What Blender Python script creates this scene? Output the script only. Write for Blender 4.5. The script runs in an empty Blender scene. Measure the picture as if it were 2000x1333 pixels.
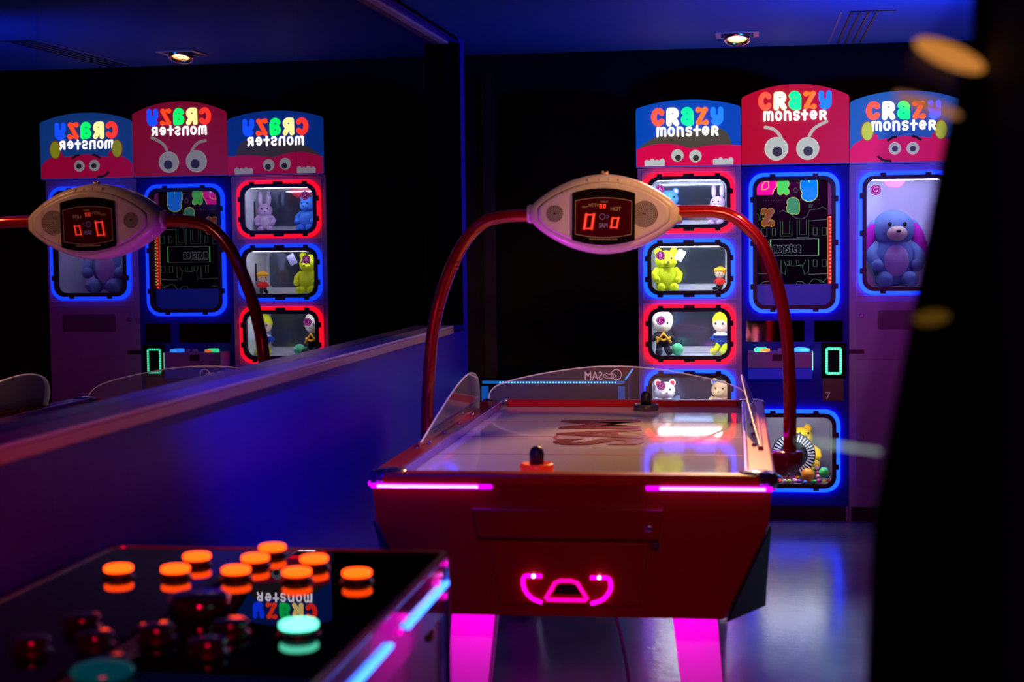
import bpy, bmesh, math, random
from mathutils import Vector, Matrix, Euler
random.seed(7)
sc = bpy.context.scene
COL = sc.collection
PI = math.pi
R = math.radians

# ------------------------------------------------------------------ camera
YAW, PITCH, ROLL = .1474, .061, -.0123
Fv = Vector((-math.sin(YAW)*math.cos(PITCH), math.cos(YAW)*math.cos(PITCH), -math.sin(PITCH)))
Rv = Vector((math.cos(YAW), math.sin(YAW), 0)); Uv = Rv.cross(Fv)
R2 = Rv*math.cos(ROLL)+Uv*math.sin(ROLL); U2 = -Rv*math.sin(ROLL)+Uv*math.cos(ROLL)
cam_data = bpy.data.cameras.new('camera'); cam = bpy.data.objects.new('camera', cam_data); COL.objects.link(cam)
M = Matrix((R2, U2, -Fv)).transposed().to_4x4(); M.translation = Vector((0, 0, 1.47))
cam.matrix_world = M
cam_data.sensor_width = 36; cam_data.lens = 36*3124/2000
cam_data.clip_start = .02; cam_data.clip_end = 60
cam_data.dof.use_dof = True; cam_data.dof.focus_distance = 7.9; cam_data.dof.aperture_fstop = 3.2
sc.camera = cam

# ------------------------------------------------------------------ world, light, exposure
w = bpy.data.worlds.new('world'); sc.world = w; w.use_nodes = True
w.node_tree.nodes['Background'].inputs[0].default_value = (.05, .08, .4, 1)
w.node_tree.nodes['Background'].inputs[1].default_value = .004
sc.view_settings.view_transform = 'Standard'; sc.view_settings.look = 'None'
sc.view_settings.gamma = 1; sc.view_settings.use_curve_mapping = False
sc.view_settings.exposure = 0.0

def lamp(name, kind, loc, col, power, radius=.05, rot=None, spot=None, blend=.5, size=None):
    d = bpy.data.lights.new(name, kind); d.color = col; d.energy = power
    if kind in ('POINT', 'SPOT'): d.shadow_soft_size = radius
    if kind == 'SPOT': d.spot_size = R(spot); d.spot_blend = blend
    if kind == 'AREA':
        d.shape = 'RECTANGLE'; d.size, d.size_y = size
    o = bpy.data.objects.new(name, d); COL.objects.link(o); o.location = loc
    if rot is not None:
        v = Vector(rot)-Vector(loc); o.rotation_euler = v.to_track_quat('-Z', 'Y').to_euler()
    return o
# unseen coloured fill spots, added to light walls, ceiling, machines and table
lamp('blue_wall_fill', 'SPOT', (-.95, 2.9, 2.38), (.0, .006, 1), 300, .1, (-1.50, 5.2, .75), 44, 1.)
lamp('blue_ceiling_fill', 'SPOT', (.95, 6.3, 1.9), (.0, .13, 1), 85, .04, (.30, 7.4, 2.46), 120, 1.)  # added uplight that turns the ceiling blue
lamp('red_left_fill', 'SPOT', (-.2, .5, 1.2), (1, .0, .05), 200, .1, (-1.48, 3.1, .75), 34, 1.)
lamp('red_wall_fill', 'SPOT', (1.2, 3.5, 2.0), (1, .02, .05), 40, .1, (1.5, 7.5, 1.2), 60, 1.)  # added to redden the right wall
lamp('magenta_fill', 'SPOT', (.3, .2, 2.3), (1, .03, .75), 260, .1, (.85, 8.6, .8), 18, .9)
lamp('warm_front_fill', 'SPOT', (.0, 1.2, 2.3), (1, .46, .24), 130, .2, (-.5, 5.8, 1.35), 20, .9)
lamp('rose_front_fill', 'SPOT', (.0, 1.0, 1.9), (1, .20, .22), 60, .06, (-.3, 4.6, .55), 26, .9)
lamp('cool_aisle_fill', 'SPOT', (.85, 6.0, 2.43), (.5, .7, 1), 130, .05, (.75, 6.0, 0), 44, .8)  # added fill above the frame to brighten the right aisle floor
lamp('warm_scoreboard_fill', 'SPOT', (.55, 5.1, 2.43), (1, .45, .16), 75, .05, (-.25, 5.83, 1.60), 34, .7)  # added fill above the frame to warm scoreboard and arch
for lx, tx in ((-1.02, -.55),):
    lamp('magenta_under_fill', 'SPOT', (lx, 5.60, .815), (.8, .0, 1), 16, .02, (tx, 5.83, 1.50), 50, .8)  # added spot, no fitting: magenta light on the scoreboard underside

# ------------------------------------------------------------------ materials
_m = {}
def mat(name, col=(.5, .5, .5), rough=.5, metal=0., spec=.5, coat=0., emit=None, es=0., noise=0., nscale=20., bump=0., bscale=60.):
    if name in _m: return _m[name]
    m = bpy.data.materials.new(name); m.use_nodes = True; nt = m.node_tree
    b = nt.nodes['Principled BSDF']
    b.inputs['Base Color'].default_value = (*col, 1); b.inputs['Roughness'].default_value = rough
    b.inputs['Metallic'].default_value = metal; b.inputs['Specular IOR Level'].default_value = spec
    b.inputs['Coat Weight'].default_value = coat; b.inputs['Coat Roughness'].default_value = .05
    if emit: b.inputs['Emission Color'].default_value = (*emit, 1); b.inputs['Emission Strength'].default_value = es
    if noise or bump:
        tc = nt.nodes.new('ShaderNodeTexCoord'); n = nt.nodes.new('ShaderNodeTexNoise')
        n.inputs['Scale'].default_value = nscale; n.inputs['Detail'].default_value = 4
        nt.links.new(tc.outputs['Object'], n.inputs['Vector'])
        if noise:
            mx = nt.nodes.new('ShaderNodeMix'); mx.data_type = 'RGBA'
            mx.inputs[6].default_value = (*[c*(1-noise) for c in col], 1); mx.inputs[7].default_value = (*[min(1, c*(1+noise)) for c in col], 1)
            nt.links.new(n.outputs['Fac'], mx.inputs[0]); nt.links.new(mx.outputs[2], b.inputs['Base Color'])
        if bump:
            n2 = nt.nodes.new('ShaderNodeTexNoise'); n2.inputs['Scale'].default_value = bscale
            nt.links.new(tc.outputs['Object'], n2.inputs['Vector'])
            bp = nt.nodes.new('ShaderNodeBump'); bp.inputs['Strength'].default_value = bump; bp.inputs['Distance'].default_value = .01
            nt.links.new(n2.outputs['Fac'], bp.inputs['Height']); nt.links.new(bp.outputs['Normal'], b.inputs['Normal'])
    _m[name] = m; return m
def glow(name, col, s=1., base=(.02, .02, .02)):
    return mat(name, base, .4, emit=col, es=s)
def acrylic(name, tint=(1, 1, 1), refl=.5, rough=.02, haze=0.):
    if name in _m: return _m[name]
    m = bpy.data.materials.new(name); m.use_nodes = True; nt = m.node_tree; nt.nodes.clear()
    out = nt.nodes.new('ShaderNodeOutputMaterial'); tr = nt.nodes.new('ShaderNodeBsdfTransparent'); gl = nt.nodes.new('ShaderNodeBsdfGlossy')
    fr = nt.nodes.new('ShaderNodeFresnel'); mx = nt.nodes.new('ShaderNodeMixShader'); mu = nt.nodes.new('ShaderNodeMath'); mu.operation = 'MULTIPLY'
    tr.inputs[0].default_value = (*tint, 1); gl.inputs['Roughness'].default_value = rough; fr.inputs[0].default_value = 1.45; mu.inputs[1].default_value = refl
    nt.links.new(fr.outputs[0], mu.inputs[0]); nt.links.new(mu.outputs[0], mx.inputs[0]); nt.links.new(tr.outputs[0], mx.inputs[1]); nt.links.new(gl.outputs[0], mx.inputs[2])
    last = mx
    if haze:
        df = nt.nodes.new('ShaderNodeBsdfDiffuse'); df.inputs[0].default_value = (.8, .8, .85, 1); m2 = nt.nodes.new('ShaderNodeMixShader'); m2.inputs[0].default_value = haze
        nt.links.new(mx.outputs[0], m2.inputs[1]); nt.links.new(df.outputs[0], m2.inputs[2]); last = m2
    nt.links.new(last.outputs[0], out.inputs[0]); _m[name] = m; return m
def mirror_mat():
    m = bpy.data.materials.new('mirror_glass'); m.use_nodes = True; nt = m.node_tree; nt.nodes.clear()
    out = nt.nodes.new('ShaderNodeOutputMaterial'); g = nt.nodes.new('ShaderNodeBsdfGlossy'); g.inputs[0].default_value = (.34, .30, .34, 1); g.inputs['Roughness'].default_value = 0.0
    nt.links.new(g.outputs[0], out.inputs[0]); return m

# ------------------------------------------------------------------ mesh builder
class MB:
    def __init__(s): s.bm = bmesh.new()
    def _x(s, vs, mtx):
        if mtx is not None: bmesh.ops.transform(s.bm, matrix=mtx, verts=vs)
    def box(s, x0, x1, y0, y1, z0, z1, bev=0., mtx=None):
        r = bmesh.ops.create_cube(s.bm, size=1); vs = r['verts']
        bmesh.ops.scale(s.bm, vec=(x1-x0, y1-y0, z1-z0), verts=vs); bmesh.ops.translate(s.bm, vec=((x0+x1)/2, (y0+y1)/2, (z0+z1)/2), verts=vs)
        if bev:
            es = list({e for v in vs for e in v.link_edges}); q = bmesh.ops.bevel(s.bm, geom=es, offset=bev, segments=2, affect='EDGES', profile=.5); vs = list({v for f in q['faces'] for v in f.verts} | {v for v in vs if v.is_valid})
        s._x(vs, mtx); return s
    def prism(s, pts, axis, a, b, bev=0.):
        # pts 2D polygon; axis = extrusion axis ('x','y','z')
        def P3(p, t): return {'x': (t, p[0], p[1]), 'y': (p[0], t, p[1]), 'z': (p[0], p[1], t)}[axis]
        va = [s.bm.verts.new(P3(p, a)) for p in pts]; vb = [s.bm.verts.new(P3(p, b)) for p in pts]; n = len(pts)
        fs = [s.bm.faces.new(va), s.bm.faces.new(vb[::-1])]
        for i in range(n): fs.append(s.bm.faces.new((va[i], vb[i], vb[(i+1) % n], va[(i+1) % n])))
        bmesh.ops.recalc_face_normals(s.bm, faces=fs)
        if bev:
            es = list({e for f in fs[:2] for e in f.edges}); bmesh.ops.bevel(s.bm, geom=es, offset=bev, segments=2, affect='EDGES', profile=.5)
        return s
    def ringprism(s, po, pi_, axis, a, b):
        def P3(p, t): return {'x': (t, p[0], p[1]), 'y': (p[0], t, p[1]), 'z': (p[0], p[1], t)}[axis]
        n = len(po); L = [[s.bm.verts.new(P3(p, t)) for p in ps] for ps, t in ((po, a), (po, b), (pi_, b), (pi_, a))]
        fs = []
        for k in range(4):
            A, B = L[k], L[(k+1) % 4]
            for i in range(n): fs.append(s.bm.faces.new((A[i], A[(i+1) % n], B[(i+1) % n], B[i])))
        bmesh.ops.recalc_face_normals(s.bm, faces=fs); return s
    def tube(s, pts, r, n=10, closed=False, caps=True, flat=None):
        pts = [Vector(p) for p in pts]; rings = []; N = len(pts); rr = r if isinstance(r, (list, tuple)) else [r]*N
        prev = None
        for i, p in enumerate(pts):
            if closed: t = (pts[(i+1) % N]-pts[i-1]).normalized()
            else: t = (pts[min(i+1, N-1)]-pts[max(i-1, 0)]).normalized()
            if prev is None: u = t.orthogonal().normalized()
            else:
                u = prev-t*prev.dot(t); u = u.normalized() if u.length > 1e-6 else t.orthogonal().normalized()
            prev = u; v = t.cross(u)
            ring = []
            for k in range(n):
                q = (u*math.cos(2*PI*k/n)+v*math.sin(2*PI*k/n))*rr[i]
                if flat: q = Vector((q.x*flat[0], q.y*flat[1], q.z*flat[2]))
                ring.append(s.bm.verts.new(p+q))
            rings.append(ring)
        fs = []
        for i in range(N if closed else N-1):
            A, B = rings[i], rings[(i+1) % N]
            for k in range(n): fs.append(s.bm.faces.new((A[k], A[(k+1) % n], B[(k+1) % n], B[k])))
        if not closed and caps:
            fs.append(s.bm.faces.new(rings[0][::-1])); fs.append(s.bm.faces.new(rings[-1]))
        for f in fs: f.smooth = True
        return s
    def ball(s, c, r, sc_=(1, 1, 1), seg=16, rings=10, mtx=None):
        q = bmesh.ops.create_uvsphere(s.bm, u_segments=seg, v_segments=rings, radius=r); vs = q['verts']
        bmesh.ops.scale(s.bm, vec=sc_, verts=vs)
        if mtx is not None: s._x(vs, mtx)
        bmesh.ops.translate(s.bm, vec=c, verts=vs)
        for v in vs:
            for f in v.link_faces: f.smooth = True
        return s
    def lathe(s, prof, c=(0, 0, 0), n=32, mtx=None):
        rings = []; allv = []
        for r, z in prof:
            ring = [s.bm.verts.new((r*math.cos(2*PI*k/n), r*math.sin(2*PI*k/n), z)) for k in range(n)]; rings.append(ring); allv += ring
        fs = []
        for A, B in zip(rings, rings[1:]):
            for k in range(n): fs.append(s.bm.faces.new((A[k], A[(k+1) % n], B[(k+1) % n], B[k])))
        fs.append(s.bm.faces.new(rings[0][::-1])); fs.append(s.bm.faces.new(rings[-1]))
        for f in fs[:-2]: f.smooth = True
        bmesh.ops.recalc_face_normals(s.bm, faces=fs)
        if mtx is not None: s._x(allv, mtx)
        bmesh.ops.translate(s.bm, vec=c, verts=allv); return s
    def build(s, name, m, parent=None, loc=None, rot=None):
        me = bpy.data.meshes.new(name); bmesh.ops.recalc_face_normals(s.bm, faces=s.bm.faces[:]) ; s.bm.to_mesh(me); s.bm.free(); me.materials.append(m)
        o = bpy.data.objects.new(name, me); COL.objects.link(o)
        if parent: o.parent = parent
        if loc: o.location = loc
        if rot: o.rotation_euler = rot
        return o
def tag(o, label=None, cat=None, group=None, kind=None):
    if label: o['label'] = label
    if cat: o['category'] = cat
    if group: o['group'] = group
    if kind: o['kind'] = kind
    return o
def thing(name, label, cat, loc=(0, 0, 0), rz=0, group=None):
    o = bpy.data.objects.new(name, None); COL.objects.link(o); o.location = loc; o.rotation_euler = (0, 0, rz); o.empty_display_size = .05
    return tag(o, label, cat, group)
def struct(o): o['kind'] = 'structure'; return o
def rrect(cx, cz, hw, hh, r, n=7):
    pts = []
    for (sx, sz, a0) in ((1, 1, 0), (-1, 1, 90), (-1, -1, 180), (1, -1, 270)):
        for k in range(n+1):
            a = R(a0+90*k/n); pts.append((cx+sx*(hw-r)+r*math.cos(a), cz+sz*(hh-r)+r*math.sin(a)))
    return pts
def spline(pts, n=6):
    out = []; P = [Vector(p) for p in pts]; P = [2*P[0]-P[1]]+P+[2*P[-1]-P[-2]]
    for i in range(1, len(P)-2):
        for k in range(n):
            t = k/n; a, b, c, d = P[i-1:i+3]
            out.append(.5*((2*b)+(c-a)*t+(2*a-5*b+4*c-d)*t*t+(3*b-a-3*c+d)*t**3))
    out.append(P[-2]); return out
def text(name, s, m, parent, loc, size, rot=(PI/2, 0, 0), depth=.001, sx=1., off=0., align='CENTER', mirror=False):
    c = bpy.data.curves.new(name, 'FONT'); c.body = s; c.size = size; c.align_x = align; c.align_y = 'CENTER'; c.extrude = depth; c.offset = off
    t = bpy.data.objects.new('tmp', c); COL.objects.link(t); bpy.context.view_layer.update()
    me = bpy.data.meshes.new_from_object(t.evaluated_get(bpy.context.evaluated_depsgraph_get())); bpy.data.objects.remove(t)
    me.materials.clear(); me.materials.append(m); me.name = name
    o = bpy.data.objects.new(name, me); COL.objects.link(o); o.parent = parent; o.location = loc; o.rotation_euler = rot; o.scale = ((-sx if mirror else sx), 1, 1)
    return o

# ------------------------------------------------------------------ bubble letter strokes (unit height, baseline 0)
def arc(cx, cy, rx, ry, a0, a1, n=10): return [(cx+rx*math.cos(R(a0+(a1-a0)*k/n)), cy+ry*math.sin(R(a0+(a1-a0)*k/n))) for k in range(n+1)]
GL = {
 'C': (.72, [arc(.37, .5, .23, .33, 42, 318, 14)]),
 'R': (.72, [[(.18, .16), (.19, .82)], [(.19, .82)]+arc(.38, .66, .17, .17, 90, -90, 8)+[(.22, .47)], [(.38, .46), (.56, .16)]]),
 'a': (.72, [arc(.36, .62, .19, .22, 150, 0, 8)+[(.55, .16)], arc(.36, .34, .18, .17, 0, 360, 12)]),
 'Z': (.74, [[(.18, .82), (.54, .82), (.20, .18), (.58, .18)]]),
 'Y': (.72, [[(.18, .82)]+arc(.37, .58, .19, .15, 180, 360, 8)+[(.56, .82)], [(.56, .82), (.56, .36)]+arc(.37, .32, .19, .16, 0, -140, 7)]),
 'm': (.86, [[(.14, .14), (.16, .84)], [(.16, .70)]+arc(.30, .66, .14, .18, 170, 0, 7)+[(.44, .2)], [(.44, .66)]+arc(.58, .66, .14, .18, 180, 0, 7)+[(.73, .14)]]),
 'o': (.70, [arc(.35, .5, .20, .33, 0, 360, 16)]),
 'n': (.70, [[(.15, .14), (.15, .84)], [(.15, .62)]+arc(.34, .62, .19, .22, 180, 0, 8)+[(.54, .14)]]),
 's': (.64, [arc(.33, .67, .18, .17, 30, 260, 8)+arc(.31, .33, .18, .17, 90, -140, 8)]),
 't': (.62, [[(.30, .92), (.30, .14)], [(.10, .62), (.50, .62)]]),
 'e': (.70, [[(.16, .5), (.54, .52)]+arc(.35, .52, .19, .31, 5, 310, 12)]),
}
def glyph(mb, ch, x, z, h, r, y0=0., flat=.45, wid=1., n=10):
    adv, strokes = GL[ch]
    for st in strokes:
        st = [(p[0]*wid, p[1]) for p in st]
        closed = len(st) > 3 and abs(st[0][0]-st[-1][0])+abs(st[0][1]-st[-1][1]) < 1e-4
        pts = [(x+p[0]*h, y0, z+p[1]*h) for p in st]
        mb.tube(pts[:-1] if closed else pts, r*h, n=n, closed=closed, flat=(1, flat, 1))
        if not closed:
            for q in pts: mb.ball(q, r*h*1.0, (1, flat, 1), 10, 8)
    return adv*h*wid
def wordwidth(s, h, wid=1., sp=.0): return sum(GL[c][0]*h*wid+sp for c in s)

# ================================================================== SETTING
FZ = -.03; CZ = 2.467
floor_m = mat('floor_grey_vinyl', (.20, .22, .27), .19, spec=.9, noise=.35, nscale=3, bump=.12, bscale=25)
struct(MB().box(-6, 3.0, -2.5, 13, FZ-.1, FZ).build('floor', floor_m))
ceil_m = mat('ceiling_paint', (.015, .10, .5), .7, spec=.1, noise=.1, nscale=2)
struct(MB().box(-1.75, 3.0, -2.5, 8.42, CZ, CZ+.12).build('ceiling', ceil_m))
blk = mat('black_paint', (.006, .006, .009), .6)
struct(MB().box(-3.0, 3.0, 8.42, 10.6, 2.95, 3.05).build('ceiling', blk)).name = 'ceiling_rear'
struct(MB().box(-3.0, 3.0, 8.42, 8.46, CZ+.12, 3.05).build('trim_1', blk))
struct(MB().box(-3.2, 1.62, 10.2, 10.3, FZ, 3.05).build('wall_back', blk))
struct(MB().box(1.55, 1.65, -2.5, 10.3, FZ, 3.05).build('wall_right', mat('maroon_wall', (.09, .018, .02), .5, noise=.2, nscale=1.5)))
# left wall, built in its own frame (local x = 0 is the mirror plane, local y runs along the wall)
MU = -.0171
WL = dict(loc=(-1.596, 0, 0), rot=(0, 0, -.0171))
wall_m = mat('blue_gloss_wall', (.03, .014, .60), .40, spec=.14, bump=.03, bscale=4)
mb = MB(); OFF = .08; YE = 7.665; YW = 7.815
mb.box(-.12, OFF, -2.5, YW, FZ, 1.047).box(-.12, OFF, YE+.04, YW, 1.052, CZ).box(-.12, OFF, -2.5, YE+.04, 2.447, CZ).box(-.12, -.02, -2.5, YE+.04, 1.052, 2.447)
struct(mb.build('wall_left', wall_m, None, **WL))
struct(MB().box(-.019, OFF+.002, YE, YE+.039, 1.08, 2.44).box(-.019, OFF+.002, -2.4, YE, 2.449, CZ-.003).build('trim_2', mat('black_reveal', (.002, .002, .004), .8, spec=.05), None, **WL))
# far end: passage beyond the wall with a dark door frame
df = MB(); df.box(-2.0, -1.44, 8.9, 8.98, FZ, 2.4)
struct(df.build('door_1', mat('dark_door', (.02, .008, .006), .45)))
struct(MB().box(-1.47, -1.40, 8.86, 9.0, FZ, 2.42).build('trim_3', mat('dark_wood_frame', (.05, .022, .012), .45)))

# ================================================================== MIRROR
mir = thing('wall_mirror', 'long wide mirror of plain panes recessed into the blue left wall', 'mirror', (-1.596, 0, 0), -.0171)
mm = mirror_mat()
ys = [-2.3, 3.345, 5.25, YE]
for a, b in zip(ys, ys[1:]):
    MB().box(-.008, 0, a+.0012, b-.0012, 1.088, 2.448).build('pane', mm, mir)
MB().box(-.016, -.009, -2.3, YE, 1.085, 2.447).build('backing', mat('mirror_backing', (.05, .05, .06), .5), mir)
sill = thing('mirror_sill', 'pale aluminium ledge running along the bottom of the wall mirror', 'ledge', (-1.596, 0, 0), -.0171)
sm = mat('sill_aluminium', (.62, .55, .6), .38, metal=.6)
MB().box(-.003, OFF+.012, -2.3, YE-.25, 1.076, 1.0875, .003).build('sill_top', sm, sill)
MB().box(OFF+.001, OFF+.012, -2.3, YE-.25, 1.048, 1.0755, .002).build('sill_front', mat('sill_brass', (.5, .36, .25), .4, metal=.6), sill)
tt = MB().box(-.001, .035, -2.3, YE-.002, 2.434, 2.4465, .002).build('mirror_top_trim', mat('top_trim_alu', (.65, .5, .75), .4, metal=.3), None, **WL)
tag(tt, 'thin pale aluminium strip along the top of the wall mirror', 'trim')

# ================================================================== CEILING FITTINGS
dl = thing('ceiling_downlight', 'square recessed downlight with a lit tilting spot in the ceiling before the prize machines', 'light', (-.052, 7.88, CZ))
MB().ringprism(rrect(0, 0, .103, .103, .004, 1), rrect(0, 0, .078, .078, .004, 1), 'z', -.006, 0).build('bezel', mat('bezel_white', (.62, .5, .6), .4, metal=.2), dl)
for k, (rr, zz, tl) in enumerate(((.062, -.012, 20),)):
    mt = Matrix.Translation((0, -.005, zz)) @ Matrix.Rotation(R(-tl), 4, 'X')
    MB().lathe([(rr, .01), (rr, -.022), (rr-.010, -.024), (rr-.016, -.008), (rr-.016, .01)], n=36, mtx=mt).build('gimbal_ring', mat('gimbal_metal', (.75, .6, .35), .25, metal=1), dl)
    MB().lathe([(.001, 0), (rr-.022, 0), (rr-.022, -.004), (.001, -.006)], n=32, mtx=mt).build('bulb', glow('bulb_warm', (1, .55, .2), 9), dl)
lamp('downlight_beam', 'SPOT', (-.052, 7.86, CZ-.045), (1, .45, .16), 420, .03, (-.30, 5.72, 1.10), 30, .6)
vent = thing('ceiling_vent', 'black slotted air vent in the blue ceiling right of the downlight', 'vent', (0, 0, CZ))
vm = mat('vent_black', (.004, .004, .006), .6)
for k in range(4):
    x = .447+.037*k
    MB().box(x, x+.009, 7.25, 8.36, -.004, 0).build('slot', vm, vent)
MB().box(.44, .64, 7.22, 7.235, -.004, 0).build('end_slot', vm, vent)
MB().box(.40, .41, 7.22, 8.36, -.002, 0).build('edge_strip', mat('vent_edge', (.1, .12, .3), .5), vent)

# ================================================================== PRIZE MACHINES
Y0 = 8.6; YB = 9.15
grey_p = mat('machine_grey_plastic', (.42, .38, .46), .35, noise=.05, nscale=6)
navy_p = mat('machine_navy_panel', (.006, .015, .34), .5, spec=.2)
white_i = mat('interior_white', (.8, .83, .9), .35)
black_r = mat('bezel_black_rubber', (.010, .010, .013), .45)
line_m = mat('edge_trim_pale', (.7, .65, .8), .35)
dark_mirror = mat('compartment_dark_glass', (.16, .19, .27), .06, metal=.7)
glass_m = acrylic('window_glass', (.97, .98, 1), .8)
ring_b = glow('led_ring_blue', (.0015, .026, 1), 7)
ring_r = glow('led_ring_red', (1, .0015, .010), 5)
tubew = glow('led_white', (.82, .9, 1), 75)

def window(par, cx, cz, hw, hh, ringm, wname='display_window', r=.045, lugs=3, vlugs=2):
    f = MB().ringprism(rrect(cx, cz, hw+.022, hh+.022, r+.018), rrect(cx, cz, hw, hh, r), 'y', Y0-.022, Y0+.004)
    for k in range(lugs):
        x = cx+(hw*1.15)*(k-(lugs-1)/2)/(lugs/2)
        wl = .03 if (lugs == 3 and k == 1) else .015
        for s in (-1, 1): f.box(x-wl, x+wl, Y0-.0235, Y0+.001, cz+s*(hh+.026)-.009, cz+s*(hh+.026)+.009, .003)
    for k in range(vlugs):
        z = cz+(hh*1.05)*(k-(vlugs-1)/2)/(max(vlugs, 1)/2)*(.9 if vlugs == 2 else 1.)
        for s in (-1, 1): f.box(cx+s*(hw+.026)-.009, cx+s*(hw+.026)+.009, Y0-.0235, Y0+.001, z-.015, z+.015, .003)
    fr = f.build('window_frame', black_r, par)
    MB().ringprism(rrect(cx, cz, hw+.042, hh+.042, r+.033), rrect(cx, cz, hw+.020, hh+.020, r+.015), 'y', Y0-.017, Y0-.001).build('led_ring', ringm, fr)
    MB().prism(rrect(cx, cz, hw+.002, hh+.002, r), 'y', Y0-.006, Y0-.003).build('pane', glass_m, fr)
    return fr
def frontpanel(x0, x1, z0, z1, holes, m, par, name='front_panel'):
    """one sheet with rectangular holes, all inside one column"""
    mb = MB(); hx0 = min(h[0] for h in holes); hx1 = max(h[1] for h in holes)
    mb.box(x0, hx0, Y0, Y0+.015, z0, z1).box(hx1, x1, Y0, Y0+.015, z0, z1)
    zs = [z0]+[v for h in sorted(holes, key=lambda h: h[2]) for v in (h[2], h[3])]+[z1]
    for a, b in zip(zs[::2], zs[1::2]): mb.box(hx0, hx1, Y0, Y0+.015, a, b)
    return mb.build(name, m, par)
def badge(par, ch, x, z, r=.024):
    b = MB().lathe([(.0005, 0), (r, 0), (r, .002), (.0005, .002)], (0, 0, 0), 28, Matrix.Translation((x, Y0-.0075, z)) @ Matrix.Rotation(R(90), 4, 'X')).build('letter_badge', mat('badge_magenta', (.5, .012, .26), .5, emit=(.30, .0, .17), es=.8), par)  # disc and letter emission stands in for window light from behind
    text('badge_letter', ch, mat('badge_text', (.8, .6, .75), .5, emit=(.8, .45, .7), es=.7), b, (x, Y0-.0115, z), r*1.35)
    MB().ringprism([(x+.82*r*math.cos(a*PI/16), z+.82*r*math.sin(a*PI/16)) for a in range(32)], [(x+.74*r*math.cos(a*PI/16), z+.74*r*math.sin(a*PI/16)) for a in range(32)], 'y', Y0-.0105, Y0-.0095).build('badge_ring', _m['badge_text'], b)

L_R = glow('letter_red', (1, .022, .008), 5.5); L_W = glow('letter_cream', (1, .80, .22), 5.0); L_G = glow('letter_green', (.002, .9, .12), 3.6)
L_O = glow('letter_orange', (1, .04, .003), 5.5); L_B = glow('letter_blue', (.003, .04, 1), 6.5); L_M = glow('letter_white', (.95, .97, 1), 5)
H_R = glow('halo_maroon', (.55, .0, .05), .8); H_B = glow('halo_blue', (.0, .05, .75), .9); H_G = glow('halo_green', (0, .32, .22), .8)
H_RED = glow('halo_red', (.9, .0, .01), 1.0)
def sign(par, cx, zc, zm, red=False):
    y = Y0-.052
    cols = [L_R, L_W, L_G, L_O, L_B]; halo = [H_RED if red else H_R, None, H_G, H_RED if red else H_R, H_B]
    h = .104; W = wordwidth('CRaZY', h, 1.0, .0015); x = cx-W/2
    for ch, m, hm in zip('CRaZY', cols, halo):
        b = MB(); adv = glyph(b, ch, x, zc-h/2, h, .135, y, .35, 1.0); lt = b.build('sign_letter', m, par)
        if hm:
            b = MB(); glyph(b, ch, x, zc-h/2, h, .215, y+.0165, .12, 1.0, 8); b.build('letter_outline', hm, lt)
        x += adv+.0015
    h = .060; s = 'monsteR'; W = wordwidth(s, h, 1.13, .0); x = cx-W/2; b = MB()
    for ch in s: x += glyph(b, ch, x, zm-h/2, h, .098, y, .35, 1.13, 8)
    b.build('sign_word', L_M, par)
def disc(par, name, x, z, rx, rz, m, y, th=.003, n=32):
    return MB().prism([(x+rx*math.cos(2*PI*k/n), z+rz*math.sin(2*PI*k/n)) for k in range(n)], 'y', y-th, y).build(name, m, par)
def eye(par, x, z, r, px, pz, pr):
    e = disc(par, 'eye', x, z, r*1.06, r*1.06, glow('eye_rim', (.85, .8, .75), .7), Y0-.0465)
    disc(e, 'eye_white', x, z, r*.96, r*.96, glow('eye_white', (.62, .66, .62), .75), Y0-.0497)
    disc(e, 'pupil', x+px, z+pz, pr, pr, glow('eye_pupil', (.035, .03, .02), .9), Y0-.0529)
def marquee(par, x0, x1, z0, zc, zt, m):
    """arched light box: corners at zc, crown at zt"""
    pts = [(x0, z0), (x1, z0), (x1, zc)]
    r = .03
    n = 20
    for k in range(n+1):
        u = k/n*2-1
        pts.append(((x0+x1)/2-u*((x1-x0)/2-.006), zc+.012+(zt-zc-.012)*(1-abs(u)**2.2)))
    pts.append((x0, zc))
    bx = MB().prism(pts, 'y', Y0-.046, Y0-.036).build('marquee_face', m, par)
    MB().prism(pts, 'y', Y0-.0355, Y0+.25).build('marquee_box', mat('marquee_case', (.015, .02, .06), .4), par)
    MB().box(x0, x1, Y0-.048, Y0+.01, z0-.006, z0-.0005).build('marquee_lip', line_m, bx)
    return bx, pts
def clip_region(x0, x1, z0, f, m, name, par, y, n=36):
    """coloured printed field on the marquee, bounded above by f(u), u in 0..1"""
    pts = [(x0, z0), (x1, z0)]+[(x1-(x1-x0)*k/n, f(1-k/n)) for k in range(n+1)]
    return MB().prism(pts, 'y', y-.0015, y).build(name, m, par)

BLUE_S = glow('sign_blue', (.0, .075, .62), .75); RED_S = glow('sign_red', (.72, .0, .002), .62); PINK_S = glow('sign_pink', (.82, .0, .07), .78)
OLIVE = glow('sign_olive', (.075, .06, .03), .9); BRIM = glow('sign_sky', (.01, .12, .55), .8); YEL = glow('sign_yellow', (.62, .72, .0), .8)
BROW = glow('brow_white', (.7, .6, .6), .7); DARK = glow('sign_dark', (.02, .01, .01), .5)

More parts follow.
